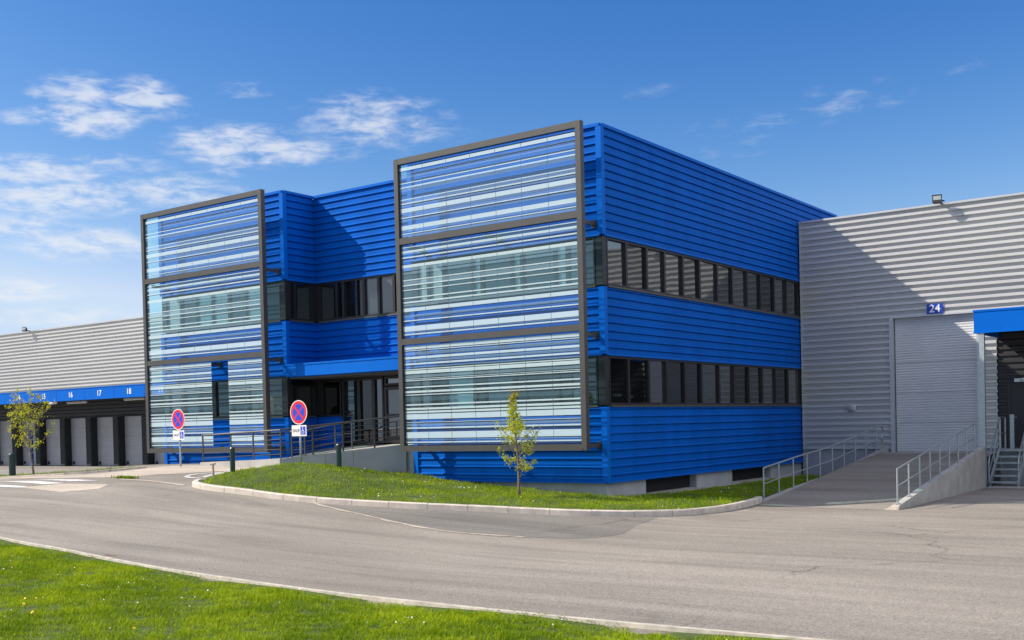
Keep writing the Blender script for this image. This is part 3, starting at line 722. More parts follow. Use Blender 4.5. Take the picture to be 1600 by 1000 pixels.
# left dock: fascia, doors with black side pads
mb = MB(); JX = [-62.1,-59.4,-56.6,-53.9,-51.15,-48.4,-45.67,-42.99,-40.19,-37.48,-34.75,-32.0,-29.3]
for a, b in zip(JX[:-1], JX[1:]): mb.box(a+.012, b-.012, CY, CY+.05, 3.58, 4.22)
mb.box(JX[0], JX[-1], CY+.012, CY+.07, 3.60, 4.21); mb.box(JX[0], JX[-1], CY-.02, CY+.08, 4.22, 4.27)
lf = mb.build('dock_fascia', M['blue_trim'], wh)
mb = MB(); mb.box(JX[0], JX[-1], CY+.08, D-.05, 4.12, 4.2)
for a in JX[1:-1:2]: mb.box(a-.08, a+.08, CY+.1, D-.05, 3.75, 4.12)
mb.build('dock_roof', M['soffit'], wh)
DEPS = bpy.context.evaluated_depsgraph_get
def text_obj(txt, size, loc, rot, material, parent, name='lettering', depth=.004, align='CENTER'):
    cu = bpy.data.curves.new(name, 'FONT'); cu.body = txt; cu.size = size; cu.extrude = depth; cu.align_x = align; cu.align_y = 'CENTER'; cu.offset = size*.012
    t = bpy.data.objects.new(name, cu); COL.objects.link(t); bpy.context.view_layer.update()
    me = bpy.data.meshes.new_from_object(t.evaluated_get(DEPS())); bpy.data.objects.remove(t)
    me.transform(Matrix.Translation(loc) @ Matrix.Rotation(rot[2],4,'Z') @ Matrix.Rotation(rot[0],4,'X'))
    root = parent
    while root.parent: root = root.parent
    me.transform(Matrix.Translation(-root.location)); me.materials.clear(); me.materials.append(material)
    o = bpy.data.objects.new(name, me); COL.objects.link(o); o.parent = parent; return o
for k, tx in ((5,'14'),(6,'15'),(7,'16'),(8,'17'),(9,'18'),(10,'19')):
    text_obj(tx, .44, Vector(((JX[k]+JX[k+1])/2, CY-.006, 3.90)), (PI/2,0,0), M['white'], lf, 'dock_number')
for k in range(9):
    x = -57.84+2.74*k                                  # left edge of the ribbed pad
    z0, z1 = -.34, 2.64
    mb = MB(); mb.box(x, x+.50, D-.55, D+.05, z0, z1)
    for i in range(13): mb.box(x+.02, x+.48, D-.60, D-.55, z0+.05+i*.226, z0+.17+i*.226)
    sh = mb.build('dock_shelter', M['black'], wh)
    mb = MB(); mb.box(x-.012, x+.0, D-.57, D-.5, z0, z1); mb.box(x+.50, x+.512, D-.57, D-.5, z0, z1); mb.build('edge_trim', M['bollard'], sh)
    mb = MB(); nn = 5
    for i in range(nn):
        a = z0+.02+(z1-.04-z0)*i/nn; mb.box(x+.52, x+2.72, D-.12, D-.06, a+.004, a+(z1-.04-z0)/nn-.004)
    dd = mb.build('dock_door', M['door_grey'], wh)
    mb = MB(); mb.box(x+.7, x+.82, D-.2, D-.12, z0+.12, z0+.30); mb.build('buffer', M['black'], dd)

# wall mounted things
for x, z, lb in ((4.96, 8.80, 'black floodlight on the roof edge of the silver warehouse, above number 24'), (-50.6, 8.38, 'small dark floodlight on the roof edge of the warehouse at the far left')):
    fl = thing('floodlight', (x, D-.12, z), lb, 'floodlight', 'floodlights on the warehouse roof edge')
    mb = MB(); mb.bar((x+.06,D-.02,z-.04),(x+.06,D-.42,z+.02),.05,.05); mb.bar((x-.15,D-.42,z+.02),(x+.22,D-.42,z+.02),.03,.05); mb.build('mounting_arm', M['black'], fl)
    R = Matrix.Rotation(-.35, 4, 'X') @ Matrix.Identity(4); T = Matrix.Translation((x, D-.48, z+.06)) @ Matrix.Rotation(.25,4,'Z') @ R @ Matrix.Scale(.8,4)
    b = MB(); c = [(-.19,-.12,-.17),(.19,-.12,-.17),(.13,.1,-.12),(-.13,.1,-.12),(-.19,-.12,.17),(.19,-.12,.17),(.13,.1,.12),(-.13,.1,.12)]; b.hexa([T @ Vector(p) for p in c])
    for q in ([(-.2,-.15,.15),(.2,-.15,.15),(.2,-.12,.15),(-.2,-.12,.15),(-.2,-.15,.18),(.2,-.15,.18),(.2,-.12,.18),(-.2,-.12,.18)],):
        b.hexa([T @ Vector(p) for p in q])
    hs = b.build('housing', M['black'], fl)
    b = MB(); c = [(-.15,-.13,-.06),(.15,-.13,-.06),(.15,-.122,-.06),(-.15,-.122,-.06),(-.15,-.13,.14),(.15,-.13,.14),(.15,-.122,.14),(-.15,-.122,.14)]; b.hexa([T @ Vector(p) for p in c]); b.build('lens', M['lens'], hs)
np_ = thing('number_sign', (4.75, D-.1, 5.21), 'blue number plate reading 24 above the roller door', 'number sign')
mb = MB(); mb.box(4.49, 5.01, D-.175, D-.142, 5.06, 5.40); mb.build('plate', M['numblue'], np_)
text_obj('24', .37, Vector((4.75, D-.180, 5.225)), (PI/2,0,0), M['white'], np_, 'number')
bl = thing('wall_lamp', (1.88, D-.07, 1.9), 'small round grey lamp on the corrugated wall left of the roller door', 'wall lamp')
mb = MB(); cc = Vector((1.88, D-.13, 1.9)); mb.tube([cc, cc+Vector((0,-.09,0)), cc+Vector((0,-.10,0))], [.15,.15,.12], 20); mb.build('housing', M['silver_trim'], bl)
mb = MB(); mb.tube([cc+Vector((0,-.10,0)), cc+Vector((0,-.15,0)), cc+Vector((0,-.17,0))], [.11,.09,.03], 20); mb.build('lens', M['lens'], bl)
ex = thing('exit_light', (7.33, D-.06, 2.66), 'small white emergency light box above the dark side door', 'exit light')
mb = MB(); mb.box(7.18, 7.48, D-.12, D-.03, 2.62, 2.73); mb.build('housing', M['white'], ex)
mb = MB(); mb.box(7.34, 7.47, D-.126, D-.12, 2.635, 2.715); mb.build('lens', mat('pale_green_lens', (.3,.6,.5), .3), ex)
for (xa, xb, za), w_ in (((-43.2,-41.2,3.46),'left'),((-37.7,-35.8,3.48),'right')):
    sl = thing('strip_light', ((xa+xb)/2, 12, za), 'white tube light under the blue dock canopy, below the number %s' % ('16' if w_ == 'left' else '18'), 'tube light', 'tube lights under the left dock canopy')
    mb = MB(); mb.box(xa, xb, 11.96, 12.06, za+.03, za+.09); mb.box(xa+.3, xa+.34, 11.98, 12.02, za+.09, 4.12); mb.box(xb-.34, xb-.3, 11.98, 12.02, za+.09, 4.12); mb.build('housing', M['galv'], sl)
    mb = MB(); mb.tube([(xa+.03,12.01,za),(xb-.03,12.01,za)], .03, 8); mb.build('tube', M['offwhite'], sl)
cm = thing('security_camera', (-43.5, 11.35, 3.55), 'small white camera hanging under the dock fascia below number 16', 'camera')
mb = MB(); mb.tube([(-43.5,11.3,3.62),(-43.5,11.3,3.50)], .02, 6); mb.build('mount', M['galv'], cm)
mb = MB(); mb.tube([(-43.75,11.15,3.46),(-43.5,11.3,3.50),(-43.3,11.42,3.53)], [.07,.08,.07], 10); mb.build('housing', M['offwhite'], cm)
gp = thing('guard_post', (-50.05, D-.6, -.34), 'slim blue guard post beside a dock door behind the leaning tree', 'guard post')
mb = MB(); mb.tube([(-50.05,D-.6,-.36),(-50.05,D-.6,2.0),(-50.05,D-.6,2.04)], [.11,.11,.05], 10); mb.build('post', M['blue'], gp)
mb = MB(); mb.box(-50.25,-49.85,D-.78,D-.42,-.36,-.32); mb.build('base_plate', M['galv'], gp)

# ------------------------------------------------------------------ ramp to door 24
def rz(y): return np.interp(y, [2.4,4.0,10.4,13.3,14.6], [-.70,-.57,.12,.30,.31])
mb = MB(); yy = np.linspace(1.9, 13.4, 36)
mb.grid([[(x, y, rz(y)+.006 if y > 2.4 else gz(x,y)+.004) for x in (3.16, 4.5, 5.8, 6.78)] for y in yy]); tag(mb.build('ramp', M['asphalt'], smooth=True), kind='structure')
mb = MB(); mb.hexa([(3.16,13.4,-.8),(6.95,13.4,-.8),(6.95,14.5,-.8),(3.16,14.5,-.8),(3.16,13.4,.312),(6.95,13.4,.312),(6.95,14.5,.318),(3.16,14.5,.318)]); tag(mb.build('threshold_slab', M['concrete']), kind='structure')
lw = thing('ramp_kerb', (3.08,8,-.6), 'low sloping concrete kerb under the left handrail of the ramp', 'ramp kerb')
mb = MB(); yl = np.linspace(2.9, 14.2, 24)
def lk(y): return np.interp(y, [2.9,3.15,5.3,8.6,11.7,14.2],[-.62,-.60,-.41,-.17,.19,.50])
mb.grid([[(3.0,y,-1),(3.0,y,lk(y)),(3.16,y,lk(y)),(3.16,y,-1)] for y in yl]); mb.poly([(3.0,2.9,-1),(3.16,2.9,-1),(3.16,2.9,-.62),(3.0,2.9,-.62)]); mb.build('wall', M['concrete'], lw)
rw = thing('ramp_wall', (6.86,6,-.7), 'sloping pale concrete side wall on the right of the loading ramp', 'ramp wall')
mb = MB(); yr = [2.15,4.9,7.7,7.72,9.2,9.22,11.15]
def rk(y): return np.interp(y, [2.15,2.2,10.4,11.2],[-.60,-.58,.46,.56])
for a, b in ((2.15,7.68),(7.70,9.18),(9.20,11.16)):
    mb.hexa([(6.77,a,-1),(6.95,a,-1),(6.95,b,-1),(6.77,b,-1),(6.77,a,rk(a)),(6.95,a,rk(a)),(6.95,b,rk(b)),(6.77,b,rk(b))])
mb.build('wall', M['concrete'], rw)
mb = MB(); mb.hexa([(6.60,1.85,-.72),(6.97,1.95,-.72),(6.97,2.15,-.72),(6.72,2.15,-.72),(6.70,2.0,-.66),(6.93,2.05,-.64),(6.95,2.15,-.60),(6.77,2.15,-.60)]); mb.build('broken_end', M['paving'], rw)

def handrail(name, label, x, ys, base, H, mid, material, r=.022, endloop=None, group=None, cat='handrail'):
    hr = thing(name, (x, ys[0], base(ys[0])), label, cat, group)
    for y in ys:
        mb = MB(); b = float(base(y)); mb.tube([(x,y,b-.05),(x,y,b+H)], r, 8); mb.box(x-.05,x+.05,y-.05,y+.05,b-.005,b+.012); mb.build('post', material, hr)
    top = [(x,y,float(base(y))+H) for y in ys]; md = [(x,y,float(base(y))+mid) for y in ys]
    if endloop:
        y = ys[-1]; b = float(base(y)); top += [(x,y+.5,b+H+.06),(x,y+.72,b+H-.02),(x,y+.78,b+H-.2)]; top += [(x,y+.62,b+H*.55),(x,y+.70,b+.3),(x,y+.72,b)]
    mb = MB(); mb.tube(top, r*1.05, 8); mb.build('top_rail', material, hr)
    mb = MB(); mb.tube(md, r*.75, 8); mb.build('mid_rail', material, hr)
    return hr
handrail('handrail', 'galvanised handrail up the left side of the loading ramp beside the grass', 3.08, [3.15+1.1*k for k in range(10)], lk, .86, .42, M['galv'], endloop=True, group='galvanised handrails by the loading ramp')
handrail('handrail', 'galvanised handrail on top of the sloping concrete wall right of the loading ramp', 6.86, [2.3+.99*k for k in range(9)], rk, .86, .43, M['galv'], group='galvanised handrails by the loading ramp')

# steel staircase to the dock platform
sx0, sx1 = 6.98, 7.82
stair = thing('metal_staircase', (sx0, 11.4, -.7), 'grey steel staircase with open treads up to the dock under the blue canopy', 'staircase')
n = 6; ya, yb = 11.45, 13.0; za, zb = -.70, .44
for k in range(1, n+1):
    z = za+(zb-za)*k/(n+.0); y = ya+(yb-ya)*(k-.9)/n
    mb = MB(); mb.box(sx0+.05, sx1-.05, y, y+.25, z-.05, z-.01); mb.box(sx0+.05, sx1-.05, y-.012, y, z-.06, z); mb.build('tread', M['galv'], stair)
for x in (sx0+.02, sx1-.02):
    mb = MB(); mb.bar((x,ya-.02,za+.06),(x,yb,zb-.04),.05,.22); mb.build('stringer', M['galv'], stair)
for x in (sx0-.0, sx1+.0):
    mb = MB(); sl_ = (zb-za)/(yb-ya)
    mb.tube([(x,ya,za),(x,ya,za+.75),(x,ya+.12,za+.98),(x,yb,zb+.98),(x,yb+.1,zb+.98),(x,yb+.12,zb)], .024, 8)
    mb.tube([(x,ya,za+.45),(x,yb,zb+.5)], .018, 8); mb.tube([(x,(ya+yb)/2,(za+zb)/2),(x,(ya+yb)/2,(za+zb)/2+.95)], .02, 8)
    mb.build('handrail', M['galv'], stair)
mb = MB()
mb.tube([(sx0-.02,13.1,.44),(sx0-.02,13.1,1.46),(sx0+.0,13.85,1.46),(sx0+.0,13.85,.44)], .028, 8); mb.tube([(sx0-.02,13.1,.95),(sx0,13.85,.95)], .02, 8); mb.box(sx0+.25, sx0+.37, 13.3, 13.42, .44, 1.55)
mb.build('landing_guard', M['galv'], stair)
mb = MB(); mb.box(sx0-.1, sx1+.4, 11.2, 11.5, -.75, -.66); tag(mb.build('stair_footing', M['concrete']), kind='structure')

# ------------------------------------------------------------------ entrance walk: wall, slab, railings
ent = thing('entrance_ramp', (-11,-1.6,.4), 'grey concrete access ramp rising to the entrance between the two screens', 'access ramp')
A, B = Vector((-9.85,-2.6,0)), Vector((-6.93,-.12,0))
mb = MB()
def wtop(t): return .74+(1.09-.74)*t
d = (B-A).normalized(); nb = Vector((-d.y, d.x, 0))
parts_t = [0,.36,.362,.58,.582,1]
for a, b in zip(parts_t[::2], parts_t[1::2]):
    p, q = A+(B-A)*a, A+(B-A)*b
    mb.hexa([(p.x,p.y,-.7),(q.x,q.y,-.7),(q.x+nb.x*.2,q.y+nb.y*.2,-.7),(p.x+nb.x*.2,p.y+nb.y*.2,-.7),(p.x,p.y,wtop(a)),(q.x,q.y,wtop(b)),(q.x+nb.x*.2,q.y+nb.y*.2,wtop(b)),(p.x+nb.x*.2,p.y+nb.y*.2,wtop(a))])
mb.build('side_wall', M['concrete_grey'], ent)
mb = MB(); mb.hexa([(-13.8,-2.42,.2),(-9.87,-2.6,.2),(-9.87,-2.42,.2),(-13.8,-2.24,.2),(-13.8,-2.42,.62),(-9.87,-2.6,.74),(-9.87,-2.42,.74),(-13.8,-2.24,.62)])
mb.build('kerb_wall', M['concrete'], ent)
mb = MB()
mb.grid([[(-13.8,-2.3,.58),(-13.8,-.3,.6)],[(-9.85,-2.45,.70),(-9.85,-.3,.78)],[(-6.95,.04,1.05),(-6.95,.3,1.06)]]); mb.grid([[(XE+.05,-.3,.68),(XE+.05,RD,.9)],[(-9.85,-.3,.78),(-9.85,RD,1.05)],[(-6.95,.3,1.07),(-6.95,RD,1.09)]])
mb.build('deck', M['concrete'], ent)
er = thing('entrance_handrail', (-11,-1.55,.7), 'dark metal railing with thin horizontal bars along the entrance ramp', 'railing')
path = [(-13.75,-2.33,.62),(-12.3,-2.40,.665),(-11.2,-2.45,.70),(-9.9,-2.51,.74)]
for t in (.26,.50,.75,.985):
    p = A+(B-A)*t+nb*.1; path.append((p.x,p.y,wtop(t)))
for p in path:
    mb = MB(); mb.bar(p, (p[0],p[1],p[2]+.86), .05, .03); mb.build('post', M['rail'], er)
mb = MB(); mb.tube([(p[0],p[1],p[2]+.88) for p in path], .028, 8); mb.build('top_rail', M['rail'], er)
for h in (.14,.29,.44,.59,.73):
    mb = MB(); mb.tube([(p[0],p[1],p[2]+h) for p in path], .010, 6); mb.build('bar', M['rail'], er)
br = thing('entrance_handrail', (-12.4,-.3,.65), 'short dark railing behind the entrance ramp against the blue wall', 'railing')
path = [(-12.55,-.45,.66),(-11.6,-.4,.70),(-11.1,-.3,.72),(-10.2,.2,.9),(-9.6,.35,.95)]
for p in path:
    mb = MB(); mb.bar(p, (p[0],p[1],p[2]+.84), .045, .03); mb.build('post', M['rail'], br)
mb = MB(); mb.tube([(p[0],p[1],p[2]+.86) for p in path], .022, 8); mb.build('top_rail', M['rail'], br)
for h in (.25,.5):
    mb = MB(); mb.tube([(p[0],p[1],p[2]+h) for p in path], .010, 6); mb.build('bar', M['rail'], br)

# ------------------------------------------------------------------ signs, bollards
def stop_sign(x, y, zb, ztop, R, label):
    s = thing('no_stopping_sign', (x, y, zb), label, 'road sign', 'no stopping signs in front of the entrance')
    cz_ = ztop-R; ang = math.radians(-1)          # faces the road, turned a little
    dirn = Vector((math.sin(ang), -math.cos(ang), 0)); rt = Vector((math.cos(ang), math.sin(ang), 0)); up = Vector((0,0,1))
    mb = MB(); mb.tube([(x,y,zb-.3),(x,y,ztop-.1)], .032, 12); mb.build('pole', M['galv'], s, smooth=True)
    c = Vector((x,y,cz_))+dirn*.05
    mb = MB(); mb.tube([c-dirn*.012, c], R, 40); mb.disc(c+dirn*.0015, dirn, R*.93, R, 40, 1); mb.disc(c+dirn*.002, dirn, 0, R*.70, 40, 2); mb.disc(c+dirn*.002, dirn, R*.70, R*.93, 40, 0)
    def diag(sg, w, off):
        a = (rt*sg+up).normalized(); b = (up*sg-rt).normalized() if sg > 0 else (up+rt).normalized()
        b = dirn.cross(a); p, q = c-a*R*.72+dirn*off, c+a*R*.72+dirn*off
        mb.poly([p-b*w, q-b*w, q+b*w, p+b*w], 0)
    diag(-1, R*.085, .004); diag(1, R*.05, .0034)
    mb.build('disc', [M['red'], M['offwhite'], M['signblue']], s)
    pw, ph = R*.86, R*.45; pc = Vector((x,y,cz_-R-.02-ph/1))+dirn*.05
    def P(u, v, o): return pc+rt*u+up*v+dirn*o
    mb = MB(); mb.hexa([P(-pw,-ph,-.01),P(pw,-ph,-.01),P(pw,-ph,0),P(-pw,-ph,0),P(-pw,ph,-.01),P(pw,ph,-.01),P(pw,ph,0),P(-pw,ph,0)])
    q0, q1 = pw*.20, pw*.88; h2 = ph*.74
    mb.poly([P(q0,-h2,.002),P(q1,-h2,.002),P(q1,h2,.002),P(q0,h2,.002)], 1)
    m = (q0+q1)/2; k = ph*.7
    mb.disc(P(m-.12*k,.72*k,.004), dirn, 0, .17*k, 14, 0)                    # head
    mb.poly([P(m-.24*k,.5*k,.004),P(m-.02*k,.5*k,.004),P(m+.10*k,-.1*k,.004),P(m-.16*k,-.1*k,.004)], 0)
    mb.poly([P(m-.1*k,.08*k,.005),P(m+.30*k,.08*k,.005),P(m+.52*k,-.62*k,.005),P(m+.34*k,-.66*k,.005),P(m+.18*k,-.1*k,.005),P(m-.1*k,-.1*k,.005)], 0)
    mb.disc(P(m-.06*k,-.34*k,.0045), dirn, .36*k, .48*k, 20, 0)              # wheel
    pl = mb.build('plate', [M['offwhite'], M['signblue']], s)
    tl = P(-pw*.40, 0, .003); text_obj('SAUF', pw*.42, tl, (PI/2,0,ang), M['graytext'], pl, 'lettering', .001)
    return s
stop_sign(-14.64,-2.55,.49,2.39,.345,'smaller no stopping sign in front of the screen with a missing panel')
stop_sign(-8.87,-2.68,.42,2.49,.362,'larger no stopping sign in front of the entrance ramp wall')
def bollard(x, y, z, h, label, r=.075):
    b = thing('bollard', (x,y,z), label, 'bollard', 'dark green steel bollards')
    mb = MB(); mb.tube([(x,y,z-.2),(x,y,z+h-.12),(x,y,z+h-.118)], [r,r,r*.86], 18); mb.build('post', M['bollard'], b, smooth=False)
    mb = MB(); mb.tube([(x,y,z+h-.118),(x,y,z+h-.05),(x,y,z+h-.015),(x,y,z+h)], [r,r,r*.75,r*.25], 18); mb.build('cap', M['bollard'], b)
bollard(-19.4,-5.75,.28,.78,'dark bollard on the thin verge left of the leaning tree',.11)
bollard(-9.95,-4.4,.38,.78,'dark bollard on the tip of the grass island by the parking bay')
bollard(-7.35,-2.65,.42,.77,'dark bollard on the crest of the mound before the concrete wall')
st_ = thing('wooden_stake', (-10.1,-5.0,.28), 'short weathered wooden stake at the left tip of the grass island', 'stake')
mb = MB(); mb.tube([(-10.1,-5.0,.2),(-10.11,-5.0,.55),(-10.09,-5.02,.68)], [.035,.03,.03], 7); mb.build('stick', M['stake'], st_)
mb = MB(); mb.tube([(-10.22,-5.0,.68),(-10.1,-5.01,.71),(-9.99,-5.03,.69)], [.03,.045,.03], 7); mb.build('crosspiece', M['stake'], st_)
tw = MB(); zt = gz(-1.76,-14.4)+.045
tw.tube([(-2.0,-14.35,zt),(-1.8,-14.40,zt+.02),(-1.6,-14.42,zt+.01),(-1.42,-14.5,zt+.03)], [.012,.016,.012,.004], 6); tag(tw.build('twig', M['bark']), 'dark dry twig lying on the pale edging of the foreground lawn', 'twig')

# ------------------------------------------------------------------ young trees
def tree(x, y, z, H, label, spread, tilt, seed, crown0, shape, nleaf, red_top=0, limbs=26, up=1.1):
    rn = random.Random(seed); rg = np.random.default_rng(seed)
    root = thing('young_tree', (x, y, z), label, 'tree', 'young street trees')
    mb = MB(); tr = []
    for i in range(12):
        t = i/11; tr.append(Vector((x+tilt[0]*t+.03*math.sin(t*7+seed), y+tilt[1]*t+.03*math.cos(t*5), z-.05+H*.93*t)))
    mb.tube(tr, [.042*(1-t/11*.86) for t in range(12)], 8)
    def at(t): f = t*11; i = min(10, int(f)); return tr[i].lerp(tr[i+1], f-i)
    tips = []
    for k in range(limbs):
        t = crown0+(.97-crown0)*(k+.5)/limbs; p = at(t); a = k*2.4+rn.uniform(-.5,.5)
        L = spread*shape(t)*rn.uniform(.55,1.12)
        dv = Vector((math.cos(a), math.sin(a), up*rn.uniform(.6,1.3))).normalized()
        q1 = p+dv*L*.5+Vector((0,0,.02)); q2 = p+dv*L+Vector((0,0,.16*L))
        mb.tube([p, q1, q2], [.013,.009,.004], 5)
        tips += [(p.lerp(q1,.5), .3), (q1,.7), (q1.lerp(q2,.5),.9), (q2,1)]
        for j in range(4):
            b = p.lerp(q2, rn.uniform(.25,.95)); dd = (dv*.6+Vector((rn.uniform(-1,1),rn.uniform(-1,1),rn.uniform(-.2,1)))).normalized(); e = b+dd*L*rn.uniform(.25,.5)
            mb.tube([b, e], [.005,.002], 4); tips += [(e,1),(b.lerp(e,.5),.8)]
    tips = [(p, q*rn.uniform(.15,1)**2) for p, q in tips]; tips.append((tr[-1],.4))
    mb.build('trunk', M['bark'], root, smooth=True)
    w = np.array([q for _, q in tips]); w /= w.sum(); C = np.array([tuple(p) for p, _ in tips])
    idx = rg.choice(len(C), nleaf, p=w)
    pos = C[idx]+rg.normal(0, .042, (nleaf,3)); sz = rg.uniform(.018,.040,nleaf)
    u = rg.normal(size=(nleaf,3)); u /= np.linalg.norm(u,axis=1)[:,None]; r2 = rg.normal(size=(nleaf,3)); v = np.cross(u, r2); v /= np.linalg.norm(v,axis=1)[:,None]
    V = np.stack([pos-u*sz[:,None], pos+v*sz[:,None]*.55, pos+u*sz[:,None], pos-v*sz[:,None]*.55], 1).reshape(-1,3)
    F = np.arange(nleaf*4).reshape(-1,4)
    tint = np.clip(.5+.35*np.sin(pos[:,0]*5+pos[:,2]*4)*np.sin(pos[:,1]*6)+rg.normal(0,.22,nleaf), 0, 1)
    topm = (pos[:,2] > z+H*(.80 if red_top else 9))
    mi = (topm & (rg.random(nleaf) < red_top)).astype(int)
    V -= np.array((x,y,z))
    o = np_mesh('crown', V, F, [M['leaf'], M['leaf_red']], mi, parent=root, col=np.repeat(tint,4))
    return root
zt1 = float(isl_h(-1.49,-2.0))
tree(-1.49,-2.0,zt1-.02,3.02,'slim young tree with yellow green leaves on the grass before the right screen',.90,(-.16,.05),5,.20,
     lambda t: .26+.85*math.exp(-((t-.40)/.17)**2)-.12*t, 2500, .5, 30, .8)
tree(-18.41,-5.6,.28,2.55,'wide young tree with pale green leaves on the verge by the loading docks',1.0,(-.45,.1),9,.30,
     lambda t: .6+.5*math.exp(-((t-.55)/.3)**2), 1900, .2, 24, .9)
# little weeds in the gutter at the left
wd = []
for k in range(260):
    wd.append((-13.1+RNG.normal(0,.28)+0, -5.86+RNG.normal(0,.05)))
Pw = np.array(wd); Vw, Fw = blades(Pw, lambda a, b: g(a, b), .10, .03, .9)
tag(np_mesh('weeds', Vw, Fw, [M['grass']], col=np.repeat(RNG.uniform(0,.15,len(Pw)),6)), 'low dark weeds growing along the gutter of the pavement', 'weeds', kind='stuff')

# ------------------------------------------------------------------ camera
cam = bpy.data.cameras.new('camera'); co = bpy.data.objects.new('camera', cam); COL.objects.link(co)
rt = Vector((0.78957532,0.6131832,-0.02402445)); up = Vector((0.00862187,0.02806091,0.99956903)); fw = Vector((-0.61359309,0.78944217,-0.01686942))
co.matrix_world = Matrix(((rt.x,up.x,-fw.x,15.0851),(rt.y,up.y,-fw.y,-26.2386),(rt.z,up.z,-fw.z,1.63346),(0,0,0,1)))
cam.sensor_width = 36; cam.lens = 1745.752/1600*36; cam.shift_x = (800-703.455)/1600; cam.shift_y = (694.039-500)/1600
cam.clip_start = .1; cam.clip_end = 2000; sc.camera = co

# ------------------------------------------------------------------ light and sky
sun_v = Vector((-1,-.65,.93)).normalized()
sl = bpy.data.lights.new('sun', 'SUN'); sl.energy = 4.6; sl.angle = math.radians(.55); sl.color = (1,.93,.80)
so = bpy.data.objects.new('sun', sl); COL.objects.link(so); so.rotation_euler = sun_v.to_track_quat('Z','Y').to_euler()
w = bpy.data.worlds.new('World'); sc.world = w; w.use_nodes = True; nt = w.node_tree; N, L = nt.nodes, nt.links
sky = N.new('ShaderNodeTexSky'); sky.sky_type = 'NISHITA'; sky.sun_disc = False
sky.sun_elevation = math.asin(sun_v.z); sky.sun_rotation = math.atan2(sun_v.x, sun_v.y); sky.air_density = 1.0; sky.dust_density = .3; sky.ozone_density = 2.5
bg = N['Background']; bg.inputs[1].default_value = .105
tc = N.new('ShaderNodeTexCoord'); sep = N.new('ShaderNodeSeparateXYZ'); L.new(tc.outputs['Generated'], sep.inputs[0])
def mth(op, a, b=None, c=None):
    n = N.new('ShaderNodeMath'); n.operation = op
    for i, q in enumerate((a, b, c)):
        if q is None: continue
        if isinstance(q, (int, float)): n.inputs[i].default_value = q
        else: L.new(q, n.inputs[i])
    return n.outputs[0]
az = mth('MULTIPLY', mth('ARCTAN2', mth('MULTIPLY', sep.outputs[0], -1), sep.outputs[1]), 180/PI)
el = mth('MULTIPLY', mth('ARCSINE', sep.outputs[2]), 180/PI)
comb = N.new('ShaderNodeCombineXYZ'); L.new(mth('MULTIPLY', az, .62), comb.inputs[0]); L.new(mth('MULTIPLY', el, 1.9), comb.inputs[1])
nz = N.new('ShaderNodeTexNoise'); nz.inputs['Scale'].default_value = 1.0; nz.inputs['Detail'].default_value = 9; nz.inputs['Roughness'].default_value = .60; nz.inputs['Distortion'].default_value = .3
L.new(comb.outputs[0], nz.inputs['Vector'])
CL = [(55.2,16.1,2.6,.9,.85),(55.5,15.0,2.4,.75,1.1),(53.0,16.1,2.0,.8,1.0),(51.8,15.5,1.6,.4,.7),(58.4,14.9,1.3,.4,.7),(48.2,14.0,3.2,.95,1.05),(45.6,13.9,2.2,.7,.9),(41.5,15.2,3.4,1.4,.80),(39.0,14.8,2.6,1.0,.62),(43.5,13.8,2.4,.6,.6),(47.9,16.6,1.6,.45,.6),(58.2,12.4,2.6,.7,1.1),(56.0,12.6,1.6,.4,.8),(56.9,11.3,3.4,.8,1.08),(51.3,11.8,3.2,.8,.9),(53.9,13.0,2.6,.45,.75),(55.8,9.2,3.0,.75,1.0),(58.8,9.9,1.8,.65,1.0),(58.6,6.9,2.2,.6,.9),(56.2,5.7,4.0,.6,.8),(17.8,14.8,2.8,.9,.50),(22.3,14.1,4.0,.7,.46),(23.2,13.0,2.0,.6,.44),(13.5,15.6,2.2,.5,.40),(27.0,16.0,2.4,.7,.42),(48.6,12.8,1.1,.35,.7)]
CL += [(75,12,9,1.5,.9),(88,16,10,2,.9),(110,11,14,2,.9),(-20,9,8,1.2,.5),(150,22,30,7,.9),(-150,25,30,8,.9)]
FILL_CLOUDS = [(-85,42,60,28,1.1),(170,58,70,22,1.1)]     # bright clouds added out of view to fill the shaded areas
msk = None; big = None
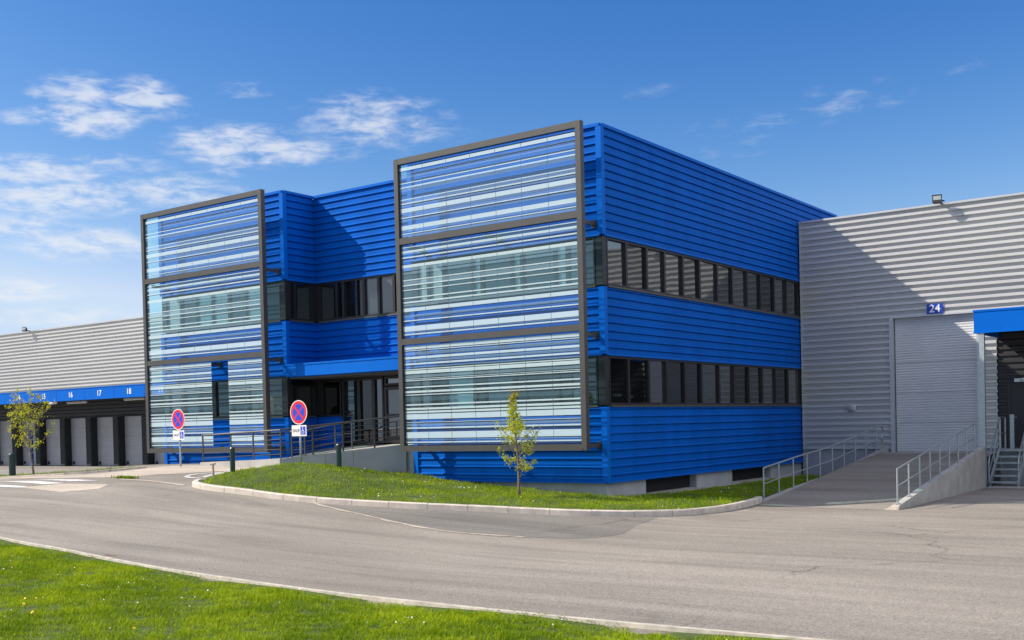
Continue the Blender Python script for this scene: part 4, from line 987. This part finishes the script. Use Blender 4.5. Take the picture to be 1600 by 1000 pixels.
for a, e, ra, re, s_ in CL+FILL_CLOUDS:
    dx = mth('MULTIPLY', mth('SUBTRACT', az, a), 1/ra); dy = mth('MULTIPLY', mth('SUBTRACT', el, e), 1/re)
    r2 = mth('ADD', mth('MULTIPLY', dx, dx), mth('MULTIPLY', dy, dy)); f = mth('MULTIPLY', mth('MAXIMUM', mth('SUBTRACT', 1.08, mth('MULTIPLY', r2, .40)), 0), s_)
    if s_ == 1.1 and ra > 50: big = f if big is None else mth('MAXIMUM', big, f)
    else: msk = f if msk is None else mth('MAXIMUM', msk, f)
dens = N.new('ShaderNodeMapRange'); dens.interpolation_type = 'SMOOTHSTEP'; dens.inputs[1].default_value = .28; dens.inputs[2].default_value = 1.10
L.new(mth('MULTIPLY', mth('MINIMUM', msk, 1.0), mth('ADD', mth('MULTIPLY', nz.outputs[0], 2.3), -.38)), dens.inputs[0])
EXPO = .45; K = bg.inputs[1].default_value*2**EXPO     # deepen the blue of the clear sky, channel by channel
sp = N.new('ShaderNodeSeparateColor'); L.new(sky.outputs[0], sp.inputs[0]); cb = N.new('ShaderNodeCombineColor')
for i, (ga, am, top) in enumerate(((2.5,4.7,.44),(1.6,1.5,.65),(1.0,1.18,.80))):
    L.new(mth('MULTIPLY', mth('POWER', mth('MINIMUM', mth('MULTIPLY', sp.outputs[i], .125), top), ga), am/K), cb.inputs[i])
mx = N.new('ShaderNodeMix'); mx.data_type = 'RGBA'; L.new(mth('MULTIPLY', dens.outputs[0], .72), mx.inputs[0]); L.new(cb.outputs[0], mx.inputs[6]); mx.inputs[7].default_value = (.86/K,.88/K,.93/K,1)
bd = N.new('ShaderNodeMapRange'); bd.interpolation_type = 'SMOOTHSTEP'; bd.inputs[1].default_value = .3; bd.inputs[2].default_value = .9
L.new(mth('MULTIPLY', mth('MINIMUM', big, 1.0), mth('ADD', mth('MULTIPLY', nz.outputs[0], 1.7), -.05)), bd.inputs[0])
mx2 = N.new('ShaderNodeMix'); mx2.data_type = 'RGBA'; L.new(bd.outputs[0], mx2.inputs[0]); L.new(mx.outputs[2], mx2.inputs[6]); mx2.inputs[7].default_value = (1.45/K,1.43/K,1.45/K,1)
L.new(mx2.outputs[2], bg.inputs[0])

sc.view_settings.view_transform = 'Standard'; sc.view_settings.look = 'None'; sc.view_settings.exposure = EXPO; sc.view_settings.gamma = 1
sc.render.engine = 'CYCLES'
sc.cycles.transparent_max_bounces = 16
